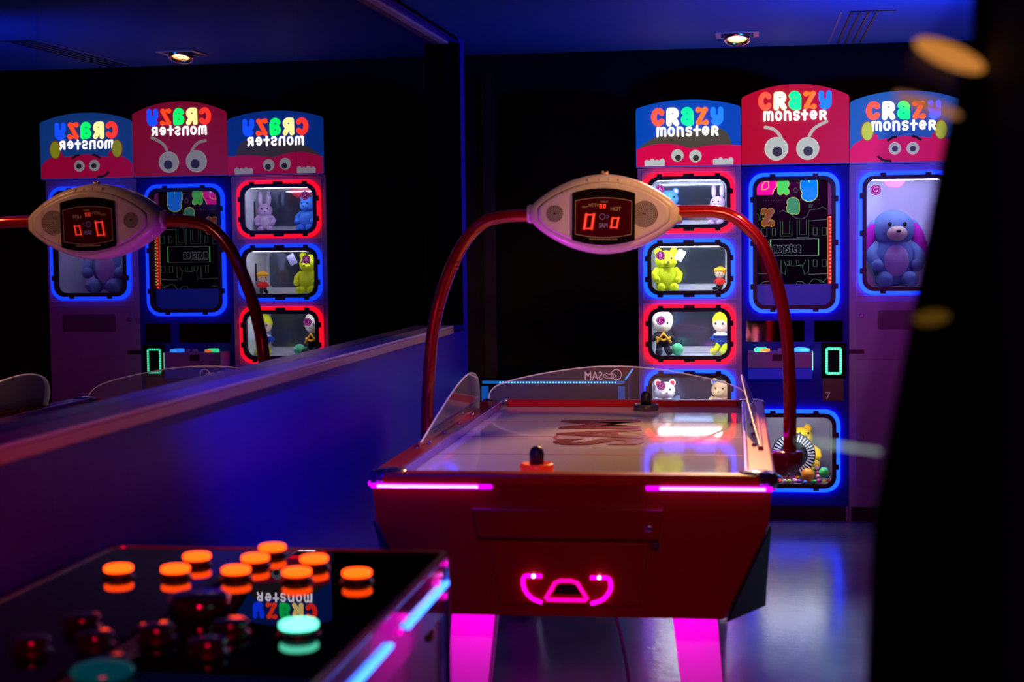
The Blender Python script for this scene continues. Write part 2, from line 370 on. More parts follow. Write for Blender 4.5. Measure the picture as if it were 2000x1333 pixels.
# ---- toys -------------------------------------------------------------
def fur(n, c): return mat(n, c, .9, spec=.2, noise=.12, nscale=60, bump=.25, bscale=220)
def plush(name, label, loc, s, body, belly=None, ear='round', inner=None, rz=0, rx=0, group=None, muzzle=None):
    t = thing(name, label, 'plush toy', loc, rz, group); t.rotation_euler = (rx, 0, rz)
    b = MB().ball((0, 0, .36*s), .30*s, (1, .85, 1.15)).ball((0, 0, .78*s), .27*s, (1.05, .95, .95))
    for q in (-1, 1):
        b.ball((q*.17*s, -.22*s, .11*s), .12*s, (.95, 1.5, .9)); b.tube([(q*.22*s, -.02*s, .55*s), (q*.32*s, -.12*s, .42*s), (q*.27*s, -.24*s, .30*s)], [.09*s, .09*s, .08*s], 10); b.ball((q*.27*s, -.24*s, .30*s), .085*s)
    bo = b.build('body', body, t)
    if belly: MB().ball((0, -.12*s, .36*s), .22*s, (.9, .75, 1.1)).build('belly', belly, t)
    MB().ball((0, -.23*s, .72*s), .12*s, (1.15, .75, .85)).build('muzzle', muzzle or body, t)
    MB().ball((0, -.325*s, .75*s), .028*s, (1.2, .6, .8), 10, 8).build('nose', mat('plush_nose', (.03, .02, .03), .3), t)
    for q in (-1, 1):
        MB().ball((q*.10*s, -.245*s, .84*s), .028*s, (1, .5, 1.1), 10, 8).build('eye', mat('plush_eye', (.01, .01, .012), .15), t)
        if ear == 'round':
            e = MB().ball((q*.20*s, 0, 1.0*s), .10*s, (1, .45, 1)).build('ear', body, t)
            if inner: MB().ball((q*.20*s, -.03*s, 1.0*s), .065*s, (1, .4, 1)).build('inner_ear', inner, e)
        elif ear == 'long':
            e = MB().ball((q*.15*s, 0, 1.22*s), .10*s, (.9, .45, 2.6)).build('ear', body, t)
            if inner: MB().ball((q*.15*s, -.03*s, 1.22*s), .065*s, (.9, .4, 2.6)).build('inner_ear', inner, e)
        else:
            mt = Matrix.Rotation(R(q*-18), 4, 'Y')
            e = MB().ball((q*.34*s, -.02*s, .62*s), .12*s, (.8, .45, 2.5), mtx=mt).build('ear', body, t)
            if inner: MB().ball((q*.345*s, -.05*s, .62*s), .10*s, (.85, .4, 2.5), mtx=mt).build('inner_ear', inner, e)
    return t
def doll(name, label, loc, s, skin, hair, top, legs, rz=0, rx=0, extra=None):
    t = thing(name, label, 'doll', loc, rz); t.rotation_euler = (rx, 0, rz)
    MB().ball((0, 0, .75*s), .23*s, (1, .9, 1)).build('head', skin, t)
    MB().ball((0, .04*s, .82*s), .245*s, (1.05, .95, .95)).build('hair', hair, t)
    MB().ball((0, 0, .40*s), .17*s, (1.1, .8, 1.25)).tube([(-.12*s, 0, .5*s), (-.26*s, -.06*s, .36*s)], .06*s).tube([(.12*s, 0, .5*s), (.26*s, -.06*s, .36*s)], .06*s).build('shirt', top, t)
    for q in (-1, 1):
        MB().tube([(q*.08*s, 0, .25*s), (q*.10*s, -.12*s, .12*s), (q*.12*s, -.25*s, .08*s)], .075*s).ball((q*.12*s, -.27*s, .10*s), .085*s).build('leg', legs, t)
        MB().ball((q*.09*s, -.195*s, .76*s), .026*s, (1, .5, 1.3), 8, 6).build('eye', mat('plush_eye', (.01, .01, .012), .15), t)
    if extra: extra(t, s)
    return t
def ballobj(label, loc, r, m, grp=None, sx=(1, 1, 1)):
    o = MB().ball((0, 0, 0), r, sx, 14, 10).build('prize_ball', m, None, loc=loc); return tag(o, label, 'ball', grp)
F = dict(lilac=fur('fur_lilac', (.62, .42, .72)), pale=fur('fur_pale_lilac', (.75, .62, .82)), blue=fur('fur_blue', (.06, .22, .75)), yellow=fur('fur_yellow', (.72, .80, .02)), cream=fur('fur_cream', (.85, .78, .62)),
         grey=fur('fur_slate_blue', (.16, .27, .55)), mag=fur('fur_magenta', (.6, .02, .5)), beige=fur('fur_beige', (.78, .58, .48)), orange=fur('fur_orange', (.9, .42, .03)), red=fur('fur_red', (.75, .03, .03)),
         white=fur('fur_white', (.8, .8, .85)), black=fur('fur_black', (.02, .02, .03)), green=fur('fur_green', (.1, .55, .25)), tan=fur('fur_tan', (.75, .5, .25)), gold=fur('fur_gold', (.9, .6, .03)), skin=fur('cloth_skin', (.85, .62, .48)), navy=fur('cloth_navy', (.02, .06, .4)))

def shell(par, x0, x1, ztop):
    MB().box(x0, x0+.012, Y0+.015, YB, FZ, ztop).build('side_panel', grey_p, par)
    MB().box(x1-.012, x1, Y0+.015, YB, FZ, ztop).build('side_panel', grey_p, par)
    MB().box(x0+.012, x1-.012, YB-.012, YB, FZ, ztop).build('back_panel', black_r, par)
    MB().box(x0+.012, x1-.012, Y0+.015, YB-.012, ztop-.012, ztop).build('top_panel', grey_p, par)

# ---- left machine ---------------------------------------------------------
m1 = thing('prize_machine', 'left prize vending machine with stacked lit windows A to D under a blue sign', 'arcade machine', (0, 0, 0), 0)
X0, X1 = -.587, -.038; cx = -.3155
zc_ = [.272, .6235, .9755, 1.324, 1.677]
holes = [(cx-.203, cx+.203, z-.121, z+.121) for z in zc_]
frontpanel(X0, X1, .05, 1.86, holes, grey_p, m1)
shell(m1, X0, X1, 1.86)
MB().box(X0+.01, X1-.01, Y0+.03, YB-.02, FZ, .05).build('plinth', black_r, m1)
rings = [ring_r, ring_b, ring_r, ring_b, ring_r]
for k, z in enumerate(zc_):
    fr = window(m1, cx, z, .200, .118, rings[k])
    if k: badge(fr, 'EDCBA'[k], cx-.152, z+.072)
    # thin door outline
    MB().ringprism(rrect(cx, z-.002, .247, .164, .004, 1), rrect(cx, z-.002, .2448, .1618, .004, 1), 'y', Y0-.0035, Y0-.0002).build('door_outline', line_m, m1)
    # compartment
    y1 = Y0+.36
    cb = MB().box(cx-.215, cx-.205, Y0+.016, y1, z-.125, z+.125).box(cx+.205, cx+.215, Y0+.016, y1, z-.125, z+.125)
    cb.box(cx-.205, cx+.205, Y0+.016, y1, z-.135, z-.125).box(cx-.205, cx+.205, Y0+.016, y1, z+.125, z+.135)
    cb.box(cx-.205, cx+.205, y1, y1+.01, z-.125, z+.125)
    c = cb.build('compartment', white_i, m1)
    MB().prism(rrect(cx, z+.01, .185, .10, .02), 'y', y1-.006, y1-.001).build('rear_pane', dark_mirror, c)
    MB().prism(rrect(Y0+.17, z+.0, .012, .05, .008, 3), 'x', cx+.203, cx+.2045).build('side_slot', black_r, c)
    MB().box(cx-.18, cx+.18, Y0+.024, Y0+.036, z+.117, z+.124).build('light_tube', tubew, c)
bx, pts = marquee(m1, X0-.004, X1-.001, 1.868, 2.165, 2.217, BLUE_S)
ym = Y0-.0465
W_ = X1-X0
# olive hill and pink face
def hairf(u):
    if u < .30: return 1.955+.085*math.sin(PI/2*u/.30)
    if u < .78: return 2.040+.022*math.sin(PI/2*(u-.30)/.48)
    if u < .915: return 1.955+.107*math.sqrt(max(0, 1-((u-.78)/.135)**2))
    return 1.955
clip_region(X0, X1, 1.87, hairf, OLIVE, 'hair_print', bx, ym-.0002, 90)
def pinkf(u):
    if u < .52: return 1.960+.028*math.sin(PI*u/.52)
    return 1.960+.016*math.sin(PI*(u-.52)/.48*.8)
clip_region(X0, X1, 1.87, pinkf, PINK_S, 'face_print', bx, ym-.0022, 60)
eye(bx, -.372, 1.924, .034, .004, -.012, .016); eye(bx, -.277, 1.919, .034, .003, -.010, .016)
for x in (-.545, -.185):
    b = MB(); b.box(x, x+.105, ym-.0075, ym-.0045, 1.871, 1.892)
    for k in range(4): b.prism([(x+.013+.0265*k+.0145*math.cos(a*PI/8), 1.892+(.012+.006*(k % 2))*math.sin(a*PI/8)) for a in range(16)], 'y', ym-.0074, ym-.0046)
    b.build('teeth', glow('teeth_white', (.7, .72, .75), .7), bx)
sign(bx, -.318, 2.128, 2.050)
# ---- centre machine --------------------------------------------------------
m2 = thing('prize_machine', 'tall centre prize machine with red angry-eyed sign, neon artwork window and green digit', 'arcade machine', (0, 0, 0), 0)
X0, X1 = -.035, .520; cx = .237
hol = [(cx-.200, cx+.200, .168, .531), (cx-.197, cx+.197, 1.122, 1.786)]
frontpanel(X0, X1, .05, 1.86, hol, navy_p, m2)
shell(m2, X0, X1, 1.86)
MB().box(X0+.01, X1-.01, Y0+.03, YB-.02, FZ, .05).build('plinth', black_r, m2)
fr = window(m2, cx, 1.454, .194, .329, ring_b, lugs=2, vlugs=3)
# neon artwork light panel inside
YA = Y0+.05
art = MB().box(cx-.2, cx+.2, YA, YA+.01, 1.235, 1.79).build('artwork_panel', mat('art_black', (.006, .008, .012), .08), m2)
MB().box(cx-.2, cx+.2, Y0+.03, YA+.02, 1.115, 1.235).build('window_base', mat('art_base_blue', (.02, .05, .35), .3, emit=(.0, .02, .25), es=.6), m2)
cbx = MB().box(cx-.205, cx-.2, Y0+.016, YA+.02, 1.115, 1.79).box(cx+.2, cx+.205, Y0+.016, YA+.02, 1.115, 1.79).box(cx-.2, cx+.2, Y0+.016, YA+.02, 1.787, 1.793)
cbx.build('window_box', black_r, m2)
def AX(x, z):  # zoomed-crop coordinates (978 px wide crop of the window) to metres
    px = 1450+x*220/978; py = 320+z*300/1333
    return (px-1460)/180*.482-.005, 1.822-(py-340)/268*.730
ln_g = glow('neon_green_line', (.10, .26, .12), .6); ln_y = glow('neon_yellow_line', (.55, .7, .12), 1.0); ln_w = glow('neon_pale_line', (.16, .2, .2), .7)
def line(mb, P, r=.0013, closed=False, y=YA-.004):
    pts = [(AX(*p)[0], y, AX(*p)[1]) for p in P]
    mb.tube(pts, r, 6, closed)
g = MB()
for x0, x1, z0, z1 in ((330, 430, 500, 630), (475, 575, 490, 640), (165, 212, 560, 632), (260, 288, 560, 625), (615, 648, 560, 622), (692, 730, 560, 625), (615, 648, 838, 895), (692, 730, 838, 895), (262, 290, 830, 900)):
    if x1-x0 > 60:
        line(g, [(x0, z0), (x0, z1), (x1, z1), (x1, z0)]); line(g, [(x0+20, z0), (x0+20, z1-22), (x1-20, z1-22), (x1-20, z0)])
    else: line(g, [(x0, z0), (x1, z0), (x1, z1), (x0, z1)], closed=True)
line(g, [(335, 840), (335, 940), (370, 965), (380, 895), (360, 840)]); line(g, [(575, 840), (575, 940), (540, 965), (520, 895), (550, 840)]); line(g, [(385, 880), (440, 890), (520, 880)])
line(g, [(405, 840), (405, 875), (425, 875), (425, 840)]); line(g, [(470, 840), (470, 875), (490, 875), (490, 840)])
line(g, [(150, 1050), (180, 1025), (230, 1020)]); line(g, [(465, 1050), (475, 1025), (520, 1025), (550, 1050)]); line(g, [(575, 1050), (610, 1005), (650, 1005), (690, 1040), (730, 1000)]); line(g, [(670, 1010), (720, 1040)])
line(g, [(130, 430), (150, 475), (160, 410)]); line(g, [(180, 405), (178, 470), (140, 490)])
g.build('city_outline', ln_g, art)
g = MB(); line(g, [(325, 420), (350, 405), (415, 438), (470, 478), (520, 482), (560, 460), (585, 405), (650, 400), (695, 382), (735, 405)]); line(g, [(580, 500), (735, 490)]); line(g, [(130, 952), (340, 955)]); line(g, [(570, 962), (735, 960)])
line(g, [(440, 235), (452, 222), (462, 208), (470, 224), (487, 226), (476, 240), (480, 256), (464, 246), (448, 255), (452, 240)], .0013, True); line(g, [(472, 160), (485, 178), (497, 160)])
line(g, [(578, 365), (590, 350), (596, 362), (612, 362), (600, 374), (603, 388), (590, 380), (578, 388), (582, 374)], .0013, True)
g.build('skyline_outline', ln_w, art)
g = MB(); line(g, [(245, 655), (245, 800)], .003); line(g, [(660, 655), (660, 800)], .003); g.build('word_frame_side', glow('neon_green_bar', (.2, .6, .2), .9), art)
g = MB(); line(g, [(255, 655), (655, 655)]); line(g, [(255, 800), (655, 800)])
h = .048; s = 'monsteR'; x = AX(265, 0)[0]; z = AX(0, 780)[1]
bI = MB()
for ch in s:
    glyph(g, ch, x, z, h*1.0, .15, YA-.002, .1, .62, 8); x += glyph(bI, ch, x, z, h, .08, YA-.004, .1, .62, 8)
g.build('word_outline', ln_w, art); bI.build('word_fill', mat('art_black', (.006, .008, .012), .08), art)
def artletter(ch, px, pz, h, m, mo, wid=1., r=.17, nm='art_letter'):
    x, z = AX(px, pz); b = MB(); glyph(b, ch, x, z, h, r, YA-.003, .08, wid, 10); lt = b.build(nm, m, art)
    b = MB(); glyph(b, ch, x, z, h, r+.035, YA-.001, .04, wid, 10); b.build('art_letter_outline', mo, lt)
artletter('a', 385, 435, .082, glow('art_green', (.06, .35, .15), .8), ln_y, 1.1, .2)
artletter('R', 305, 270, .085, glow('art_lime', (.08, .75, .12), 1.0), ln_y, 1.0, .16)
artletter('Y', 510, 325, .115, glow('art_blue', (.0, .2, 1.), 1.2), ln_y, .98, .19)
artletter('Z', 160, 545, .098, glow('art_brown', (.34, .08, .01), .7), glow('art_gold_line', (.5, .3, .05), .8), .98, .17)
b = MB().prism([AX(*p) for p in ((125, 150), (300, 150), (295, 200), (270, 240), (265, 270), (125, 270))], 'y', YA-.003, YA-.0005); b.build('art_letter', glow('art_pink', (1., .0, .35), 1.1), art)
g = MB(); line(g, [(195, 155), (172, 185), (168, 225), (205, 222), (230, 205), (225, 155)], .0022, True, YA-.006); line(g, [(295, 160), (300, 195), (272, 235), (262, 268)], .0022, y=YA-.006); g.build('art_letter_outline', glow('art_peach', (1, .6, .2), 1.), art)
g = MB()
for k in range(22): g.ball((AX(182+k*23, 318)[0], YA-.004, AX(182+k*23, 318)[1]), .0022, seg=6, rings=4)
g.build('pale_dot_row', ln_w, art)
# red led column right of the artwork
lc = MB().box(AX(742, 0)[0], AX(776, 0)[0], YA-.012, YA-.003, AX(0, 1045)[1], AX(0, 460)[1]).build('led_column', glow('led_column_red', (1, .03, .01), .75), art)
g = MB()
for k in range(18): x, z = AX(760, 470+k*33); g.ball((x, YA-.014, z), .0045, seg=8, rings=6)
g.build('led_dot', glow('led_dot_red', (1, .12, .08), 3), lc)
MB().box(AX(742, 0)[0], AX(776, 0)[0], YA-.012, YA-.003, AX(0, 455)[1], AX(0, 150)[1]).build('led_column', glow('led_column_violet', (.22, .04, .22), .7), art)
# greenish side lights seen only from the left-hand view: dotted strip on right inner wall
g = MB()
for k in range(20): g.ball((cx+.197, YA-.02, 1.26+k*.016), .003, seg=6, rings=4)
g.build('led_dot', glow('led_dot_green', (.2, 1, .35), 2), lc)
g = MB(); line(g, [(738, 470), (738, 1000)], .0016); g.build('neon_edge', glow('neon_amber', (.5, .35, .1), .8), art)
# two small mirrored panes
pm = mat('pane_mirror', (.42, .33, .40), .04, metal=1)
MB().prism(rrect(.137, .987, .153, .056, .004, 2), 'y', Y0-.004, Y0-.0003).build('mirror_pane', pm, m2)
MB().prism(rrect(.4155, .986, .0745, .056, .004, 2), 'y', Y0-.004, Y0-.0003).build('mirror_pane', pm, m2)
# control shelf
sh = MB().prism([(-.006, .800), (.327, .800), (.327, .885), (-.006, .885)], 'y', Y0-.14, Y0-.001, .004).build('control_shelf', mat('shelf_lilac', (.42, .32, .45), .35), m2)
MB().prism([(-.006, .742), (.327, .742), (.327, .7985), (-.006, .7985)], 'y', Y0-.138, Y0-.001, .004).build('shelf_skirt', mat('shelf_blue', (.02, .05, .75), .35, emit=(.0, .01, .3), es=.5), m2)
MB().box(.12, .175, Y0-.146, Y0-.139, .84, .872).build('card_slot', black_r, sh)
MB().box(.3275, .330, Y0-.14, Y0-.02, .79, .884).build('edge_light', glow('edge_green', (.3, 1, .6), 1.5), sh)
for x, ma, mb2 in ((.062, glow('button_green', (.05, 1, .35), 2), glow('button_amber', (1, .18, .03), 2)), (.268, glow('button_blue', (.03, .25, 1), 2.5), glow('button_blue2', (.05, .35, 1), 2.5))):
    q = MB().lathe([(.034, 0), (.034, .014), (.028, .018)], (x, Y0-.075, .8855), 28).build('push_button', ma, sh)
    MB().lathe([(.0345, .001), (.0345, .0135), (.02, .0145)], (x+.012, Y0-.078, .8858), 28).build('button_rim', mb2, q)
for x in (.15, .19): MB().box(x, x+.025, Y0-.10, Y0-.08, .8855, .902, .002).build('coin_selector', mat('pale_key', (.6, .55, .65), .4), sh)
# green digit display
dp = MB().prism(rrect(.4435, .83, .066, .094, .004, 2), 'y', Y0-.006, Y0-.0003).build('digit_display', mat('display_black', (.005, .008, .008), .15), m2)
MB().ringprism(rrect(.4425, .828, .0425, .072, .012), rrect(.4425, .828, .030, .0595, .003), 'y', Y0-.010, Y0-.0065).build('digit', glow('digit_green', (.0, .85, .33), 1.6), dp)
g = MB()
for k in range(9):
    for s in (-1, 1): g.ball((.4425+s*.0363, Y0-.0105, .828-.056+k*.014), .0042, (1, .5, 1), 8, 6)
for k in range(4):
    for s in (-1, 1): g.ball((.4425-.0215+k*.0143, Y0-.0105, .828+s*.0655), .0042, (1, .5, 1), 8, 6)
g.build('digit_led', glow('digit_dot', (.3, 1, .65), 2.6), dp)
pl = MB().prism(rrect(.4395, .6755, .054, .059, .004, 2), 'y', Y0-.008, Y0-.0003).build('number_plate', mat('plate_brown', (.16, .09, .03), .5), m2)
text('plate_number', '7', mat('plate_digit', (.5, .35, .35), .5, emit=(.4, .25, .25), es=.25), pl, (.412, Y0-.0095, .642), .055)
# bottom prize window
fr = window(m2, cx, .3495, .197, .179, ring_b, lugs=2, vlugs=2)
y1 = Y0+.42
cb = MB().box(cx-.215, cx-.205, Y0+.016, y1, .16, .54).box(cx+.205, cx+.215, Y0+.016, y1, .16, .54).box(cx-.205, cx+.205, Y0+.016, y1, .15, .162).box(cx-.205, cx+.205, Y0+.016, y1, .54, .55).box(cx-.205, cx+.205, y1, y1+.01, .16, .54)
c = cb.build('compartment', mat('interior_dim', (.22, .20, .27), .4), m2)
MB().box(cx-.18, cx+.18, Y0+.024, Y0+.036, .532, .539).build('light_tube', glow('led_white2', (.9, .92, 1), 120), c)
bx, pts = marquee(m2, X0, X1, 1.872, 2.21, 2.283, RED_S)
sign(bx, .242, 2.198, 2.120)
eye(bx, .145, 1.949, .058, .005, -.015, .026); eye(bx, .307, 1.947, .056, .002, -.014, .025)
for sgn, P in ((-1, [(.088, 2.062), (.128, 2.052), (.158, 2.025), (.173, 1.998)]), (1, [(.405, 2.085), (.368, 2.068), (.335, 2.045), (.315, 2.012)])):
    b = MB(); q = spline([(p[0], ym-.004, p[1]) for p in P], 5); b.tube(q, .0085, 8, flat=(1, .3, 1)); b.ball(q[0], .0085, (1, .3, 1), 8, 6); b.ball(q[-1], .0085, (1, .3, 1), 8, 6); b.build('eyebrow', BROW, bx)
# ---- right machine -----------------------------------------------------------
m3 = thing('prize_machine', 'right prize machine with tall window G and blue sign partly hidden by the dark cabinet', 'arcade machine', (0, 0, 0), 0)
X0, X1 = .523, 1.075; cx = .811
frontpanel(X0, X1, .05, 1.86, [(cx-.203, cx+.203, 1.215, 1.783)], grey_p, m3)
shell(m3, X0, X1, 1.86)
MB().box(X0+.01, X1-.01, Y0+.03, YB-.02, FZ, .05).build('plinth', black_r, m3)
fr = window(m3, cx, 1.499, .200, .281, ring_b, lugs=2, vlugs=3)
badge(fr, 'G', cx-.153, 1.726, .027)
MB().ringprism(rrect(cx, 1.499, .252, .330, .004, 1), rrect(cx, 1.499, .2498, .3278, .004, 1), 'y', Y0-.0035, Y0-.0002).build('door_outline', line_m, m3)
y1 = Y0+.36
cb = MB().box(cx-.215, cx-.205, Y0+.016, y1, 1.21, 1.79).box(cx+.205, cx+.215, Y0+.016, y1, 1.21, 1.79).box(cx-.205, cx+.205, Y0+.016, y1, 1.20, 1.21).box(cx-.205, cx+.205, Y0+.016, y1, 1.79, 1.80).box(cx-.205, cx+.205, y1, y1+.01, 1.21, 1.79)
c = cb.build('compartment', mat('interior_lilac', (.66, .66, .82), .4), m3)
MB().box(cx-.18, cx+.18, Y0+.024, Y0+.036, 1.777, 1.785).build('light_tube', glow('led_white3', (.75, .78, 1), 75), c)
# lower door with handle, slots and screws
MB().prism(rrect(cx, .99, .255, .155, .01, 2), 'y', Y0-.006, Y0-.0003, .002).build('service_door', mat('door_grey', (.40, .35, .44), .35), m3)
MB().prism(rrect(cx+.02, 1.045, .16, .05, .01, 3), 'y', Y0-.009, Y0-.0065).build('handle_recess', mat('recess_dark', (.14, .10, .13), .4), m3)
MB().box(.523, .600, Y0-.009, Y0-.0003, .866, .888).build('coin_slot', mat('slot_black', (.02, .01, .015), .4), m3)
MB().prism(rrect(cx, .46, .255, .30, .01, 2), 'y', Y0-.006, Y0-.0003, .002).build('service_door', _m['door_grey'], m3)
for z in (1.067, .426): MB().lathe([(.010, 0), (.013, .004), (.012, .010), (.008, .012)], (0, 0, 0), 20, Matrix.Translation((.585, Y0-.006, z)) @ Matrix.Rotation(R(90), 4, 'X')).build('lock', mat('lock_metal', (.4, .35, .4), .3, metal=.8), m3)
bx, pts = marquee(m3, X0+.001, X1+.004, 1.868, 2.175, 2.235, BRIM)
def facef(u): return 1.935+.10*math.sin(PI*u)**.6 if 0 < u < 1 else 1.935
clip_region(X0, X1, 1.87, facef, PINK_S, 'face_print', bx, ym-.0002)
MB().prism([(.655, 2.045), (.95, 2.045), (.935, 1.99), (.80, 2.003), (.67, 1.985)], 'y', ym-.0040, ym-.0022).build('fringe_print', BRIM, bx)
eye(bx, .752, 1.938, .030, .0, -.002, .015); eye(bx, .843, 1.937, .030, .0, -.002, .015)
for x in (.612, .985): 
    e = disc(bx, 'ear_print', x, 2.03, .034, .052, glow('ear_rim', (.5, .1, .02), .7), ym-.002); disc(e, 'ear_inner', x, 2.03, .029, .047, YEL, ym-.0055)
for s, x in ((1, .742), (-1, .858)):
    b = MB(); b.tube([(x-s*.028, ym-.005, 1.978), (x, ym-.005, 1.996), (x+s*.020, ym-.005, 1.999)], .006, 8, flat=(1, .3, 1)); b.build('eyebrow', DARK, bx)
b = MB(); b.tube(spline([(.665, ym-.004, 1.90), (.695, ym-.004, 1.878), (.735, ym-.004, 1.874)], 4), .006, 8, flat=(1, .3, 1)); b.build('smile', DARK, bx)
sign(bx, .797, 2.135, 2.055)

# ---- toys behind the windows ---------------------------------------------------
cx1 = -.3155; fl = [z-.1245 for z in zc_]; yt = Y0+.16
plush('plush_rabbit', 'lilac plush rabbit sitting at the right of window A', (-.165, Y0+.19, fl[4]), .155, F['lilac'], F['pale'], 'long', F['pale'], rz=R(-18))
plush('plush_bear', 'blue plush bear with lilac ears at the left of window A', (-.43, Y0+.18, fl[4]), .19, F['blue'], None, 'round', F['lilac'], rz=R(15))
plush('plush_bear', 'large plain yellow plush bear filling the left of window B', (-.445, Y0+.13, fl[3]), .215, F['yellow'], None, 'round', None, rz=R(12), muzzle=F['yellow'])
tg = MB().box(-.022, .022, -.001, .001, -.03, .03).build('hang_tag', mat('tag_lilac', (.5, .5, .8), .5), None, loc=(-.365, Y0+.055, fl[3]+.195), rot=(0, R(28), 0)); tag(tg, 'pale lilac paper tag hanging beside the yellow plush bear', 'tag')
def cap_o(t, s): MB().ball((0, .02*s, .90*s), .25*s, (1.15, 1.05, .5)).build('cap', F['orange'], t)
doll('rag_doll', 'rag doll in an orange cap and red shirt slumped at the right of window B', (-.155, Y0+.16, fl[3]), .125, F['skin'], F['orange'], F['red'], F['black'], rz=R(-30), extra=cap_o)
def scarf(t, s):
    MB().tube([(-.17*s, -.14*s, .3*s), (0, -.18*s, .52*s), (.17*s, -.14*s, .3*s)], .035*s).build('scarf', F['orange'], t)
    MB().tube([(-.16*s, -.1*s, .42*s), (0, -.19*s, .36*s), (.16*s, -.1*s, .42*s)], .03*s).build('sash', F['orange'], t)
doll('rag_doll', 'cream-haired rag doll in black with an orange sash at the left of window C', (-.465, Y0+.12, fl[2]), .235, F['cream'], F['cream'], F['black'], F['black'], rz=R(10), extra=scarf)
ballobj('pale green ball beside the cream-haired doll in window C', (-.385, Y0+.10, fl[2]+.034), .033, F['green'])
def collar(t, s): MB().lathe([(.10*s, .5*s), (.22*s, .47*s), (.20*s, .50*s), (.09*s, .56*s)], (0, 0, 0), 20).build('collar', F['white'], t)
doll('rag_doll', 'yellow-haired rag doll with blue jacket and white collar at the right of window C', (-.145, Y0+.17, fl[2]), .225, F['skin'], F['yellow'], F['navy'], F['yellow'], rz=R(-20), extra=collar)
plush('plush_bear', 'white plush bear with a red belly at the left of window D', (-.455, Y0+.13, fl[1]), .20, F['white'], F['red'], 'round', F['red'], rz=R(12))
tg = MB().box(-.022, .022, -.001, .001, -.03, .03).build('hang_tag', mat('tag_blue', (.3, .45, .8), .5), None, loc=(-.385, Y0+.05, fl[1]+.105), rot=(0, R(-20), 0)); tag(tg, 'pale blue paper tag hanging in front of the white plush bear', 'tag')
plush('plush_bear', 'tan plush bear with blue ears at the right of window D', (-.15, Y0+.2, fl[1]), .2, F['tan'], F['white'], 'round', F['blue'], rz=R(-15))
plush('plush_dog', 'big slate-blue plush dog with drooping magenta ears behind window G', (.765, Y0+.19, 1.2105), .40, F['grey'], F['lilac'], 'droop', F['mag'], rz=R(8), muzzle=F['beige'])
# bottom window of the centre machine
plush('plush_bear', 'golden plush bear lying among toys behind the bottom window', (.30, Y0+.26, .20), .24, F['gold'], F['orange'], 'round', F['orange'], rz=R(20), rx=R(-18))
sp = MB()
for k in range(26):
    a = R(-80+k*9.5)
    sp.box(-.0038, .0038, -.0028, .0028, .075, .112, mtx=Matrix.Rotation(a, 4, 'Y') )
so = sp.build('stripe', mat('toy_white', (.75, .78, .85), .4), None)
st = thing('striped_wheel_toy', 'black round toy with white radial stripes behind the bottom window', 'toy', (.235, Y0+.10, .315)); so.parent = st; so.location = (0, -.026, 0)
MB().lathe([(.001, -.024), (.105, -.022), (.117, 0), (.105, .022), (.001, .024)], (0, 0, 0), 40, Matrix.Rotation(R(90), 4, 'X')).build('wheel', F['black'], st)
pal = [('orange', (.95, .32, .02)), ('green', (.05, .65, .12)), ('magenta', (.75, .03, .4)), ('yellow', (.85, .75, .03)), ('red', (.75, .05, .03)), ('white', (.8, .8, .8)), ('lime', (.5, .8, .05)), ('pink', (.9, .4, .6)), ('purple', (.3, .05, .6)), ('blue', (.05, .2, .8))]
pm_ = {n: mat('ball_'+n, c, .35) for n, c in pal}
big = [(.31, .215, .036, 'orange'), (.395, .228, .027, 'green'), (.20, .21, .026, 'magenta'), (.12, .205, .025, 'yellow')]
for x, z, r, n in big: ballobj('%s ball, larger than the sweets around it, in the bottom window' % n, (x, Y0+.06, z-.004), r, pm_[n])
proto = None
random.seed(3)
for i in range(60):
    n, c_ = pal[i % len(pal)]
    x = cx1; x = .055+(i % 15)*.026+random.uniform(-.006, .006); row = i//15
    y = Y0+.035+row*.05+random.uniform(-.01, .01); z = .176+row*.016+random.uniform(0, .006); r = random.uniform(.011, .015)
    ok = all((x-b[0])**2+(y-(Y0+.06))**2+(z-b[1])**2 > (r+b[2])**2 for b in big)
    if not ok: continue
    key = 'sweet_'+n
    if key not in _m:
        me = MB().ball((0, 0, 0), 1, (1, 1, .8), 10, 8); o = me.build('wrapped_sweet', pm_[n]); _m[key] = o
    else:
        o = _m[key].copy(); COL.objects.link(o)
    o.location = (x, y, z); o.scale = (r, r, r); tag(o, 'small %s sweet in the heap at the bottom window' % n, 'sweet', 'small sweets of the %s kind in the bottom window' % n)

# ================================================================== LOW MACHINE BEHIND THE TABLE
lm = thing('low_arcade_machine', 'low black machine with a cyan light strip behind the far end of the table', 'arcade machine', (0, 0, 0))
MB().box(-1.40, -.62, 8.26, 9.0, FZ, .77, .01).build('body', mat('low_black', (.006, .008, .014), .15), lm)
cy = glow('led_cyan', (.02, .35, 1), 1.3)
s_ = MB().box(-1.385, -.64, 8.247, 8.259, .737, .751).build('led_strip', glow('led_cyan_dim', (.0, .1, .4), 1.0), lm)
g = MB()
for k in range(40): g.ball((-1.29+k*.0155, 8.245, .744), .0042, seg=6, rings=4)
g.build('led_dot', glow('led_cyan_dot', (.15, .75, 1), 3), s_)
for x in (-1.372, -.655): MB().box(x-.018, x+.018, 8.25, 8.259, .35, .722).build('side_light', glow('led_side', (.0, .10, .5), .6), lm)
MB().tube([(-.635, 8.25, .757), (-.594, 8.25, .815)], .004).build('arm_light', cy, lm)

# ================================================================== AIR HOCKEY TABLE
T = thing('air_hockey_table', 'red air hockey table with white playfield, magenta lights and clear shields', 'air hockey table', (-.53, 5.715, 0), R(.45))
redg = mat('table_red_gloss', (.50, .004, .012), .34, spec=.22, coat=.0, noise=.1, nscale=3)
redd = mat('table_red_panel', (.33, .004, .008), .3, coat=.3, noise=.15, nscale=2)
HW, HL, ZT = .597, 1.115, .797
